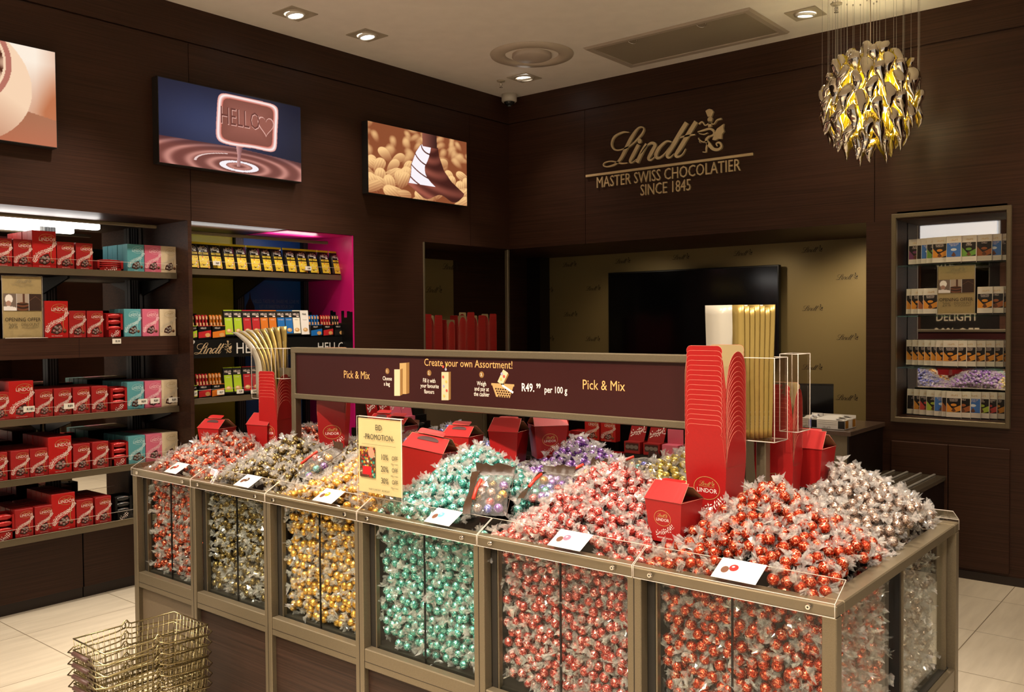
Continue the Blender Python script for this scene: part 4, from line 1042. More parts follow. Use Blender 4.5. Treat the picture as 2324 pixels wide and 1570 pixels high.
gable((-1.08, 2.76, 1.02), math.radians(-2), 'open red gable carton between the nested stacks and the bronze-silver truffles', 1.05, True, False)
gable((-3.08, 2.80, 0.97), math.radians(5), 'red gable carton peeping out left of the promotion stand, further of two', 1.0, False, False)
gable((-2.92, 2.74, 0.97), math.radians(5), 'red gable carton peeping out left of the promotion stand, nearer of two', 1.0, False, False)

# ---- clear gift bags of mixed truffles with a brown header
M_BROWNB = mat('brown_ribbon', (0.035, 0.016, 0.007), 0.35, bump=0.3, nscale=60)
M_BAGFILM = clear_mat('bag_film', (0.98, 0.97, 0.96), 0.10, 0.07, haze=0.07, hazecol=(0.95, 0.92, 0.9))
def mixed_bag(loc, rotz, tilt, label, seed, sc=1.0):
    r = np.random.default_rng(seed)
    L, Wd, Tk = 0.175 * sc, 0.115 * sc, 0.064 * sc
    t = thing('gift_bag', label, 'gift bag', loc, 0, 'clear gift bags of mixed truffles'); t.rotation_euler = (tilt, 0, rotz)
    b = MB(); nu, nv = 11, 15; V = []
    for s in (1, -1):
        for j in range(nv):
            for i in range(nu):
                u, v = i / (nu - 1) * 2 - 1, j / (nv - 1)
                th = Tk / 2 * (max(0, 1 - abs(u) ** 2.6) ** .6) * (math.sin(PI * min(1, v * 1.05)) ** .55 if v < .95 else 0.05)
                V.append((u * Wd / 2 * (1 - .12 * math.sin(PI * v)) + r.normal() * .0012, v * L, s * th + Tk / 2 + r.normal() * .0018))
    F = []
    for s in range(2):
        for j in range(nv - 1):
            for i in range(nu - 1):
                q = s * nu * nv + j * nu + i; F.append((q, q + 1, q + nu + 1, q + nu))
    b.add(V, F, 0, False); b.build('clear_film', M_BAGFILM, t)
    b = MB(); hv = []
    for i in range(12):
        u = i / 11 * 2 - 1
        for v, z in ((0.93, 0.5), (0.99, .55), (1.06, .75 + .25 * r.random())):
            hv.append((u * Wd / 2 * (1 if v < 1.05 else 1.05), v * L, Tk * z + 0.003 * math.sin(i * 2.3)))
    b.add(hv, [(3 * i + a, 3 * i + a + 1, 3 * i + a + 4, 3 * i + a + 3) for i in range(11) for a in range(2)], 0, True)
    lb_ = []
    for v in np.linspace(-.02, .98, 9): lb_ += [(-Wd / 2 - .014 - .003 * math.sin(v * 9), v * L, Tk * .55), (-Wd / 2 + .012, v * L, Tk * (.62 + .25 * math.sin(PI * max(0, v))))]
    b.add(lb_, [(2 * i, 2 * i + 1, 2 * i + 3, 2 * i + 2) for i in range(8)], 0, True); b.tube([(Wd / 2, L * v, Tk / 2) for v in np.linspace(0, .95, 7)], 0.0012, 4)
    b.build('brown_header', M_BROWNB, t)
    b = MB(); b.tube([(-Wd * .36, L * .2, Tk * .93), (-Wd * .33, L * .42, Tk * 1.0), (-Wd * .26, L * .62, Tk * 1.02)], 0.006, 5); b.build('red_ribbon', mat('red_ribbon', (0.5, 0.03, 0.015), 0.4), t)
    M = Matrix.Translation(loc) @ Matrix.Rotation(rotz, 4, 'Z') @ Matrix.Rotation(tilt, 4, 'X')
    ks = ['teal', 'strawberry', 'gold', 'purple', 'brown', 'silver', 'blue', 'orange']
    q = 0
    for j in range(4):
        for i in range(3):
            lp = Vector(((i - 1) * 0.031 * sc + r.normal() * .003, 0.030 + j * 0.031 * sc + r.normal() * .003, Tk / 2 + r.normal() * .006)); k = ks[r.integers(8)]
            o = bpy.data.objects.new(k + '_truffle', BALL_ME[k][q % 4]); COL.objects.link(o); o.location = M @ lp; o.rotation_euler = tuple(r.random(3) * 6); q += 1
            tag(o, f'{FLV[k][1]} foil truffle packed inside a clear gift bag', 'truffle', f'{FLV[k][1]} truffles packed inside the gift bags')
    BLOCK.append((loc[0] - math.sin(rotz) * L / 2 * math.cos(tilt), loc[1] + math.cos(rotz) * L / 2 * math.cos(tilt), rotz, Wd / 2 + .008, L / 2, 0.0))
mixed_bag((-1.83, 2.085, 0.918), math.radians(30), math.radians(34), 'clear gift bag of mixed truffles, frontmost of the group beside the teal heap', 5, 1.08)
mixed_bag((-1.745, 2.235, 0.945), math.radians(12), math.radians(20), 'clear gift bag of mixed truffles lying second in the group right of the teal heap', 6)
mixed_bag((-1.735, 2.40, 0.965), math.radians(-6), math.radians(14), 'clear gift bag of mixed truffles furthest back in the group right of the teal heap', 7)
mixed_bag((-2.80, 2.13, 0.925), math.radians(-22), math.radians(32), 'clear gift bag of mixed truffles lying between the brown and the gold truffles', 8, 1.05)
mixed_bag((-2.76, 2.42, 0.985), math.radians(-12), math.radians(30), 'clear gift bag of mixed truffles behind the gold heap, brown header hanging over', 9)
mixed_bag((-2.86, 2.66, 0.965), math.radians(25), math.radians(30), 'clear gift bag of mixed truffles with crumpled brown header next to the blue truffles', 10)
mixed_bag((-1.72, 2.64, 0.965), math.radians(-30), math.radians(16), 'clear gift bag of mixed truffles between the purple and the pale yellow-gold truffles', 11)
pour_truffles()
# ================================================================== left wall: two lit shelving bays
XF = -4.93
M_STRIP = mat('light_strip', (1, 1, 1), 0.4, emit=(1.0, 0.95, 0.9), estr=9.0)
M_GUARD = clear_mat('guard_strip', (0.99, 0.98, 0.97), 0.02, 0.03)
M_LINE = mat('guard_edge', (0.75, 0.66, 0.58), 0.3, alpha=0.55)
def shelf(parent, y0, y1, z, off, guard=True, nm='shelf'):
    b = MB(); b.box(-5.33 - off[0], XF - 0.004 - off[0], y0 - off[1], y1 - off[1], z - 0.028 - off[2], z - off[2], 1); o = b.build(nm, [M_TAUPE, M_DARK], parent)
    MB().box(XF - 0.006 - off[0], XF - off[0], y0 - off[1], y1 - off[1], z - 0.032 - off[2], z + 0.004 - off[2], 0, 0.0015).build('front_lip', M_TAUPE, o)
    if guard:
        MB().box(XF + 0.001 - off[0], XF + 0.003 - off[0], y0 - off[1], y1 - off[1], z - off[2], z + 0.052 - off[2]).build('guard_strip', M_GUARD, o)
        MB().box(XF + 0.0005 - off[0], XF + 0.0035 - off[0], y0 - off[1], y1 - off[1], z + 0.052 - off[2], z + 0.0535 - off[2]).build('guard_edge', M_LINE, o)
    return o
def upright(parent, y, off, z0=0.42, z1=2.13):
    b = MB(); b.box(-5.335 - off[0], -5.305 - off[0], y - 0.03 - off[1], y + 0.03 - off[1], z0 - off[2], z1 - off[2], 0)
    for s in (-0.015, 0.0, 0.015): b.box(-5.306 - off[0], -5.3035 - off[0], y + s - 0.003 - off[1], y + s + 0.003 - off[1], z0 - off[2], z1 - off[2], 1)
    b.build('upright', [M_BLACK, mat('slot_grey', (0.10, 0.10, 0.10), 0.4)], parent)
B1 = (-5.13, 1.0, 0.0); Y0B, Y1B = -0.88, 2.846
bay1 = thing('shelving_bay', 'left mirrored shelving bay lit from the top and full of red truffle cartons', 'shelves', B1)
for z in (1.842, 1.054, 0.744, 0.436): shelf(bay1, Y0B, Y1B, z, B1)
b = MB(); b.box(-5.33 - B1[0], XF - B1[0], Y0B - B1[1], Y1B - B1[1], 1.364, 1.472); b.box(XF - B1[0] - 0.001, XF - B1[0] + 0.0006, 2.262 - B1[1], 2.2635 - B1[1], 1.366, 1.47, 1); b.build('fascia_shelf', [M_WOODY, M_DARK], bay1)
for px in (114, 372): upright(bay1, at(px, 560, 'x', -5.31)[1] if px == 114 else 2.78, B1)
MB().box(-5.352 - B1[0], -5.337 - B1[0], Y0B - B1[1], Y1B - B1[1], 0.42, ZT).build('mirror_back', M_MIRROR, bay1)
MB().box(XF - 0.02 - B1[0], XF + 0.01 - B1[0], Y0B - B1[1], 2.72 - B1[1], 2.098, 2.118, 0, 0.004).build('top_rail', M_TAUPE, bay1)
MB().box(-5.20 - B1[0], -5.15 - B1[0], -0.6 - B1[1], 2.50 - B1[1], 2.09, 2.125, 0, 0.006).build('light_strip', M_STRIP, bay1)
for z in (1.81, 1.02):
    b = MB()
    for y in (2.24, 2.83):
        b.prism([(-5.30 - B1[0], z), (XF - 0.06 - B1[0], z), (XF - 0.06 - B1[0], z - 0.012), (-5.30 - B1[0], z - 0.09)], lambda u, w, s: (u, s, w), y - 0.006 - B1[1], y + 0.006 - B1[1])
    b.build('shelf_bracket', M_BLACK, bay1)
def base_unit(y0, y1, label):
    t = thing('base_cabinet', label, 'cabinet', (XB, (y0 + y1) / 2, 0)); h = (y1 - y0) / 2
    MB().box(-0.25, -0.004, -h + 0.001, h - 0.001, 0.06, 0.40).build('body', M_DARK, t)
    MB().box(-0.006, 0.0, -h + 0.0015, h - 0.0015, 0.062, 0.404, 0, 0.001).build('door', M_WOODY, t)
    MB().box(-0.20, -0.012, -h + 0.001, h - 0.001, 0, 0.06).build('plinth', mat('plinth_dark', (0.018, 0.010, 0.007), 0.5), t)
base_unit(-0.88, 2.334, 'long dark wood base cabinet under the red cartons, frame-edge side of the seam')
base_unit(2.338, 2.846, 'short dark wood base cabinet beside the partition, left of the truffle counter')
base_unit(2.88, 4.10, 'dark wood base cabinet under the colourful second bay')

# ------------------------------------------------------------------ truffle cartons on the shelves
def paint_box(w, h, d, col, name, tone, rich):
    """upright carton; front at local y = 0, window with truffles low on the right"""
    mb = mat('card_' + name, col, 0.4, noise=0.04, nscale=150)
    b = MB().box(-w / 2, w / 2, 0, d, 0, h, 0, 0.0012); b.box(-w / 2 + .001, w / 2 - .001, 0.001, d - .001, h, h + 0.0006, 1)
    o = b.build('truffle_carton', [mb, mat('card_top_' + name, tuple(c * 0.55 for c in col), 0.5)])
    q = MB(); f = lambda a, c: (a, -0.0007, c); g = lambda a, c: (a, -0.0012, c)
    cx, cz = w * 0.13, h * 0.80
    q.flat(ring2(cx, cz, w * 0.34, h * 0.125, w * 0.013, 22), f, 0); q.flat(logo_at(w * 0.40, cx, cz + h * 0.045), f, 0)
    q.flat(xf2(text2('LINDOR', w * 0.205, 0.95), 1, cx, cz - h * 0.068), f, 1)
    sprig(q, [(-w * .42, h * .17), (-w * .28, h * .36), (w * .02, h * .45), (w * .28, h * .53), (w * .47, h * .70)], w * .12, 34, f, 1, 3)
    q.flat(ribbon([(w * .30, h * .52), (w * .27, h * .36), (w * .33, h * .2)], [w * .025, w * .02], 4), g, 0)
    q.flat(xf2(text2('MILK CHOCOLATE' if rich else 'TRUFFLES', w * 0.06, 0.9), 1, 0, h * 0.045), f, 1)
    q.flat(disc2(w * .33, h * .19, w * .085, w * .085, 12), g, 2); q.flat(disc2(w * .33, h * .215, w * .07, w * .045, 12), lambda a, c: (a, -0.0014, c), 3)
    q.build('printed_front', [M_GLD if rich else mat('soft_print_' + name, tone, 0.5), M_WPR if rich else mat('tint_print_' + name, tuple(min(1, .25 + .75 * t) for t in tone), 0.5), mat('choc_ball', (0.06, 0.02, 0.01), 0.35), mat('choc_ball_light', (0.22, 0.10, 0.05), 0.35)], o)
    q = MB(); W = [(-w * .26, h * .14), (w * .02, h * .09), (w * .22, h * .16), (w * .24, h * .30), (w * .16, h * .40), (-w * .02, h * .36), (-w * .20, h * .28)]
    q.flat((W, [tuple(range(len(W)))]), lambda a, c: (a, -0.0006, c), 0)
    r = random.Random(len(name))
    for (u, v, k) in ((-.12, .20, 1), (.0, .16, 2), (.12, .20, 1), (.02, .27, 2), (.13, .30, 1), (-.05, .30, 2), (.18, .25, 2)):
        q.flat(disc2(w * u, h * v, w * .062, w * .058, 10), g, k); q.flat(disc2(w * u - w * .015, h * v + w * .02, w * .018, w * .012, 6), lambda a, c: (a, -0.0016, c), 3)
    q.build('window', [mat('window_dark', (0.06, 0.022, 0.018), 0.2), mat('window_foil_' + name, tuple(min(1, .12 + .6 * c) for c in col), 0.3, 0.3), mat('window_grey', (0.22, 0.18, 0.16), 0.3, 0.3), mat('window_shine', (0.75, 0.70, 0.66), 0.3)], o)
    tag(o, name, 'carton'); return o
C_RED = (0.40, 0.009, 0.008)
PROTO = {'med': paint_box(0.090, 0.146, 0.055, C_RED, 'red', (0.7, 0.5, 0.4), True), 'big': paint_box(0.122, 0.198, 0.060, C_RED, 'deep_red', (0.7, 0.5, 0.4), True),
         'teal': paint_box(0.100, 0.158, 0.055, (0.085, 0.29, 0.32), 'turquoise', (0.40, 0.62, 0.62), False), 'pink': paint_box(0.100, 0.158, 0.055, (0.56, 0.135, 0.21), 'pink', (0.78, 0.42, 0.45), False),
         'cream': paint_box(0.100, 0.158, 0.055, (0.62, 0.50, 0.33), 'cream', (0.36, 0.27, 0.12), False)}
NAMES = {'med': 'medium red truffle carton', 'big': 'tall red truffle carton', 'teal': 'turquoise truffle carton', 'pink': 'pink truffle carton', 'cream': 'cream truffle carton'}
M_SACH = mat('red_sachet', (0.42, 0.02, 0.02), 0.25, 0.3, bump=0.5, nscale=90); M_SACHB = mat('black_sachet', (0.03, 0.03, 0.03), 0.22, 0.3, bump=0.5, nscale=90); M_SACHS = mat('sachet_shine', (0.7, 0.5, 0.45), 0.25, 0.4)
def sachet_display(black=False, flat=False):
    w, h, d = (0.098, 0.135, 0.10) if not flat else (0.150, 0.062, 0.14)
    m = M_BLACK if black else M_RED
    b = MB(); t = 0.0015
    b.box(-w / 2, w / 2, d - t, d, 0, h).box(-w / 2, w / 2, 0, d, 0, t)
    for s in (-1, 1):
        P = [(0, 0), (d, 0), (d, h), (d * .35, h), (0, h * (.96 if not flat else .9))]
        x0, x1 = (s * w / 2, s * (w / 2 - t)); b.prism(P, lambda u, v, k: (k, u, v), min(x0, x1), max(x0, x1))
    b.box(-w / 2, w / 2, 0, t, 0, h * (.30 if not flat else .22)); b.box(-w / 2, -w / 2 + .014, 0, t, 0, h * .95); b.box(w / 2 - .014, w / 2, 0, t, 0, h * .95)
    o = b.build('sachet_display', [m]); tag(o, 'x', 'display box')
    q = MB(); f = lambda a, c: (a, -0.0008, c); sprig(q, [(-w * .2, h * .05), (0, h * .10), (w * .22, h * .22)], .016, 7, f, 0)
    q.build('printed_front', [M_WPR], o)
    for k in range(3 if not flat else 5):
        q = MB(); z0 = (0.036 + k * 0.034) if not flat else (0.013 + k * 0.0105); n = 7; V = []; hh = .027 if not flat else .009
        for i in range(n):
            u = -w * .40 + w * .8 * i / (n - 1); bul = .35 + .65 * math.sin(PI * i / (n - 1)) ** .5
            V += [(u, 0.010 - .006 * bul, z0 + hh * .5 + hh * .5 * bul), (u, 0.004 - .004 * bul, z0 + hh * .5), (u, 0.010 - .006 * bul, z0 + hh * .5 - hh * .5 * bul), (u, d * .9, z0 + hh * .5 + hh * .3 * bul), (u, d * .9, z0 + hh * .5 - hh * .3 * bul)]
        F = [(5 * i + a, 5 * i + c, 5 * i + 5 + c, 5 * i + 5 + a) for i in range(n - 1) for a, c in ((0, 1), (1, 2), (3, 0), (2, 4))]
        q.add(V, F, 0, True)
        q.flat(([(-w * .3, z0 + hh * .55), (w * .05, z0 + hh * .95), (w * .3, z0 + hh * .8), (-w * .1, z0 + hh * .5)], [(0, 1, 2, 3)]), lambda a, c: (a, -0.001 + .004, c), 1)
        q.build('sachet', [M_SACHB if black else M_SACH, M_SACHS], o)
    return o
PROTO['disp'] = sachet_display(); PROTO['bdisp'] = sachet_display(True); PROTO['flat'] = sachet_display(False, True)
NAMES.update({'disp': 'red box of three foil sachets', 'bdisp': 'black box of dark foil sachets', 'flat': 'low red tray of flat sachets'})
USED = set()
def put(kind, y, x, z, rz, label, group=None, sc=1.0):
    p = PROTO[kind]
    if kind not in USED and kind in ('med', 'big', 'teal', 'pink', 'cream', 'disp', 'bdisp', 'flat'):
        USED.add(kind); p.location = (x, y, z); p.rotation_euler = (0, 0, rz); p['label'] = label; p.scale = (sc,) * 3
        if group: p['group'] = group
        elif 'group' in p.keys(): del p['group']
        return p
    return dup(p, (x, y, z), (0, 0, rz), label, group if group else '', sc)
DEPTH = {'med': 0.059, 'big': 0.064, 'teal': 0.059, 'pink': 0.059, 'cream': 0.059}
def row(z, rowname, items, deep, zpix):
    for i, (kind, a, c) in enumerate(items):
        y0, y1 = at(a, zpix, 'x', XF - 0.02)[1], at(c, zpix, 'x', XF - 0.02)[1]; yc = (y0 + y1) / 2
        rz = PI / 2 + random.uniform(-0.03, 0.03)
        where = f'{ORD[i]} facing from the frame edge, {rowname}, left bay'
        put(kind, yc, XF - 0.02, z + 0.001, rz, f'{NAMES[kind]}, {where}')
        if kind in DEPTH:
            for k in range(1, deep):
                put(kind, yc + random.uniform(-.002, .002), XF - 0.02 - k * DEPTH[kind], z + 0.001, PI / 2, f'{NAMES[kind]} queued behind the {ORD[i]} facing, {rowname}, left bay', f'cartons queued behind the {ORD[i]} facing of the {rowname}')
row(1.842, 'top shelf', [('med', -16, 28), ('med', 29, 74), ('big', 75, 126), ('med', 127, 171), ('med', 172, 211), ('flat', 212, 287), ('teal', 288, 328), ('pink', 328, 366), ('cream', 366, 400)], 5, 575)
row(1.472, 'wood-fronted shelf', [('big', 100, 157), ('med', 158, 194), ('med', 196, 236), ('disp', 237, 283), ('teal', 280, 322), ('pink', 322, 362), ('cream', 363, 399)], 3, 735)
row(1.054, 'third shelf', [('med', -22, 20), ('big', 21, 76), ('med', 78, 122), ('med', 122, 163), ('med', 165, 205), ('med', 207, 246), ('disp', 247, 293), ('teal', 288, 328), ('pink', 328, 368), ('cream', 366, 404)], 5, 910)
row(0.744, 'fourth shelf', [('med', -26, 16), ('med', 25, 66), ('med', 68, 109), ('big', 110, 163), ('med', 165, 207), ('med', 209, 248), ('disp', 249, 296), ('teal', 291, 331), ('pink', 331, 369), ('cream', 367, 405)], 5, 1040)
row(0.436, 'lowest shelf', [('disp', -12, 33), ('med', 33, 76), ('med', 78, 121), ('big', 120, 169), ('med', 171, 215), ('med', 215, 255), ('bdisp', 257, 305)], 5, 1170)
M_TAG = mat('tag_white', (0.72, 0.68, 0.60), 0.5)
def price_tag(px, py, axis, val, txt, label, w=0.058, h=0.03, rz=PI / 2):
    p = at(px, py, axis, val); b = MB().box(-w / 2, w / 2, 0, 0.001, -h / 2, h / 2)
    o = b.build('price_tag', M_TAG, None, tuple(float(c) for c in p), (0, 0, rz)); tag(o, label, 'price tag')
    q = MB(); q.flat(xf2(text2(txt, h * .62, .9, bold=.0004), 1, w * .1, -h * .22), lambda a, c: (a, -0.0006, c)); q.build('lettering', M_INK, o)
price_tag(265, 774, 'x', XF + 0.004, 'R18', 'white price tag reading R18 on the wood fascia of the left bay', 0.05, 0.028)
for px, py, s, w in [(66, 928, 'R185', 'under the tall carton'), (157, 921, 'R89', 'under the medium red cartons'), (324, 911, 'R89', 'in front of the turquoise carton'), (352, 909, 'R89', 'in front of the pink carton'), (393, 907, 'R89', 'in front of the cream carton')]:
    price_tag(px, py, 'x', XF + 0.006, s, f'price tag {s} {w}, third shelf of left bay', 0.056, 0.03)

# ------------------------------------------------------------------ OPENING OFFER stands (left bay and back-wall niche)
def offer_pic(u, v):
    img = np.zeros(u.shape + (3,)); 
    a = u < 1 / 3; c = (u >= 1 / 3) & (u < 2 / 3)
    img[:] = np.array([.20, .13, .10])
    img = np.where(a[..., None], np.array([.42, .36, .32]), img)
    hat = ((u - .14) ** 2 / .010 + (v - .68) ** 2 / .07 < 1) & a; img = np.where(hat[..., None], np.array([.88, .86, .84]), img)
    face = ((u - .13) ** 2 / .005 + (v - .42) ** 2 / .025 < 1) & a; img = np.where(face[..., None], np.array([.62, .48, .42]), img)
    bod = (v < .26 - 2 * (u - .12) ** 2) & a; img = np.where(bod[..., None], np.array([.85, .83, .82]), img)
    img = np.where(c[..., None], np.array([.62, .56, .50]), img)
    sw = c & (v < .5 - 3 * (u - .5) ** 2) ; img = np.where(sw[..., None], (np.array([.30, .18, .12]) * (1 + .5 * np.sin((v * 30 - (u - .5) ** 2 * 90)))[..., None]), img)
    st = c & (np.abs(u - .53) < .025) & (v > .4); img = np.where(st[..., None], np.array([.32, .2, .14]), img)
    tri = (u > 2 / 3) & (np.abs(np.abs(u - .84) * 1.6 + v - .85) < .012); img = np.where(tri[..., None], np.array([.42, .30, .22]), img)
    gap = (np.abs(u - 1 / 3) < .005) | (np.abs(u - 2 / 3) < .005); return np.where(gap[..., None], .75, img)
def offer_stand(loc, rz, label, w, h):
    t = thing('offer_stand', label, 'sign', loc, rz)
    b = MB(); b.box(-w / 2, w / 2, -0.0035, -0.0015, 0, h).box(-w / 2, w / 2, 0.0015, 0.0035, 0, h).box(-w / 2, w / 2 + w * .06, -0.03, 0.02, -0.0, 0.003); b.build('acrylic_holder', M_ACRYL, t)
    b = MB(); b.tube([(-w / 2, -0.0035, 0), (-w / 2, -0.0035, h), (w / 2, -0.0035, h), (w / 2, -0.0035, 0)], 0.0012, 4); b.tube([(-w / 2, -0.03, 0.003), (w / 2 + w * .06, -0.03, 0.003)], 0.002, 4); b.build('edge_glint', M_EDGE, t)
    cd = MB().box(-w / 2 + .003, w / 2 - .003, -0.001, 0.001, 0.004, h - .003).build('card', mat('offer_gold', srgb(172, 154, 112), 0.5, noise=.05, nscale=80), t)
    q = MB(); f = lambda a, c: (a, -0.0042, c)
    q.flat(logo_at(w * .42, w * .02, h * .925), f, 1); q.flat(rect2(-w * .29, w * .29, h * .868, h * .871), f, 1); q.flat(xf2(text2('MASTER SWISS CHOCOLATIER', w * .042, .9), 1, 0, h * .845), f, 1); q.flat(xf2(text2('SINCE 1845', w * .035, .9), 1, 0, h * .822), f, 1)
    q.flat(xf2(text2('OPENING OFFER', w * .138, .86), 1, 0, h * .275), f, 0); q.flat(xf2(text2('20%', w * .17, .8), 1, -w * .25, h * .17), f, 2); q.flat(xf2(text2('DISCOUNT', w * .105, .86), 1, w * .18, h * .205), f, 2); q.flat(xf2(text2('on all products*', w * .072, .9), 1, w * .18, h * .165), f, 2)
    q.flat(rect2(-w * .15, w * .2, h * .04, h * .043), f, 2)
    q.build('lettering', [M_INK, M_GREYINK, mat('offer_brown', (0.13, 0.10, 0.05), 0.5)], cd)
    picture('photo_print', w * .94, h * .27, offer_pic, 90, 36, M_PAINT, cd, (0, -0.0041, h * .445))
pa, pb = at(3, 766, 'x', XF - 0.03), at(97, 764, 'x', XF - 0.03)
offer_stand((XF - 0.02, float((pa[1] + pb[1]) / 2), 1.474), PI / 2, 'opening-offer sign stand on the wood-fronted shelf of the left bay', float(pb[1] - pa[1]) - .006, 0.325)

# ------------------------------------------------------------------ second bay: yellow, blue and magenta back
B2 = (-5.13, 3.49, 0.0)
bay2 = thing('shelving_bay', 'second shelving bay with yellow, blue and magenta back holding black and yellow bags', 'shelves', B2)
L2 = lambda y0, y1, z0, z1, x0, x1: (x0 - B2[0], x1 - B2[0], y0 - B2[1], y1 - B2[1], z0, z1)
M_YEL = mat('yellow_panel', (0.52, 0.42, 0.02), 0.35); M_BLU = mat('blue_panel', (0.012, 0.12, 0.42), 0.35); M_MAG = mat('magenta_panel', (0.60, 0.01, 0.17), 0.35)
MB().box(*L2(2.877, 3.49, 0.42, ZT, -5.352, -5.337)).build('yellow_back', M_YEL, bay2)
MB().box(*L2(3.56, 4.10, 0.42, ZT, -5.352, -5.337)).build('blue_back', M_BLU, bay2)
MB().box(*L2(4.092, 4.1035, 0.42, ZT - 0.002, -5.34, XU - 0.004)).box(*L2(3.56, 4.1035, ZT - 0.006, ZT - 0.001, -5.34, XU - 0.01)).build('magenta_side', M_MAG, bay2)
upright(bay2, 3.525, B2); upright(bay2, 4.075, B2)
for z, g in ((1.872, True), (1.088, True), (0.76, False), (0.436, False)): shelf(bay2, 2.88, 4.09, z, B2, g)
MB().box(*L2(2.88, 4.09, 1.335, 1.448, -5.33, XF)).build('fascia_shelf', M_BLACK, bay2)
MB().box(*L2(2.88, 3.97, 2.083, 2.103, XF - 0.02, XF + 0.01), 0, 0.004).build('top_rail', M_TAUPE, bay2)
MB().box(*L2(2.95, 3.95, 2.096, 2.110, -5.05, -5.01), 0, 0.005).build('light_strip', M_STRIP, bay2)
b = MB()
for y in (3.49,):
    b.prism([(-5.30, 1.842), (XF - 0.05, 1.842), (XF - 0.05, 1.83), (-5.30, 1.70)], lambda u, w, s: (u - B2[0], s, w), y - 0.006 - B2[1], y + 0.006 - B2[1])
b.build('shelf_bracket', M_BLACK, bay2)
q = MB(); f = lambda a, c: (-5.3362 - B2[0], a - B2[1], c)
def tower(y, z, h, w): return ([(y - w, z), (y + w, z), (y + w, z + h * .45), (y + w * .75, z + h * .5), (y + w * .7, z + h * .66), (y + w * .35, z + h * .76), (y + w * .12, z + h * .84), (y, z + h), (y - w * .12, z + h * .84), (y - w * .35, z + h * .76), (y - w * .7, z + h * .66), (y - w * .75, z + h * .5), (y - w, z + h * .45)], [tuple(range(13))])
q.flat(tower(2.935, 1.45, 0.38, 0.05), f); q.flat(tower(3.62, 1.45, 0.32, 0.05), f)
r = random.Random(4)
for y in np.arange(2.9, 4.06, 0.045):
    if not 3.48 < y < 3.57: q.flat(rect2(y, y + 0.043, 1.45, 1.50 + r.random() * 0.12), f)
for k, x in enumerate(np.arange(-5.30, -4.84, 0.03)):
    x0 = x; hh = 1.50 + r.random() * 0.14; q.add([(x0 - B2[0], 4.0915 - B2[1], 1.3), (x0 + .03 - B2[0], 4.0915 - B2[1], 1.3), (x0 + .03 - B2[0], 4.0915 - B2[1], hh), (x0 - B2[0], 4.0915 - B2[1], hh)], [(0, 1, 2, 3)])
q.build('skyline_print', M_BLACK, bay2)
q = MB()
for s, z in (('HELLO, TASTE ME, SHARE ME, LOVE ME', 1.685), ('LET US SWEETEN YOUR DAY', 1.648), ('WITH YUMMY CHOCOLATES!', 1.611)):
    q.flat(xf2(text2(s, 0.036, 0.62), 1, 3.84, z), f)
q.build('lettering', mat('pale_blue_print', (0.16, 0.28, 0.50), 0.5), bay2)
q = MB(); f = lambda a, c: (XF + 0.0012 - B2[0], a - B2[1], c)
yz = lambda px, py: at(px, py, 'x', XF)
p = yz(484, 788); q.flat(logo_at(0.26, p[1], p[2], False), f, 1)
p0, p1 = yz(568, 800), yz(752, 786)
q.flat(xf2(text2('HELLO', 0.098, 0.92), 1, p0[1] + 0.03, p0[2] - .002), f, 0); q.flat(xf2(text2('HELLO', 0.082, 0.98), 1, p1[1], p1[2] - .028), f, 0)
p = yz(436, 777); q.flat(([(p[1] + .018 * (16 * math.sin(t) ** 3) / 16, p[2] + .018 * (13 * math.cos(t) - 5 * math.cos(2 * t) - 2 * math.cos(3 * t) - math.cos(4 * t)) / 16) for t in np.linspace(0, 2 * PI, 20, endpoint=False)], [tuple(range(20))]), f, 0)
q.build('fascia_lettering', [mat('white_lettering', (0.62, 0.60, 0.56), 0.5), mat('pale_gold_lettering', (0.42, 0.30, 0.17), 0.5)], bay2)
q = MB()
for s, z in (('HELLO', 0.080),):
    q.flat(xf2(text2(s, 0.098 * .92, .92 * .84), 1, 0, 0), lambda a, c: (0.0, a, c), 0)
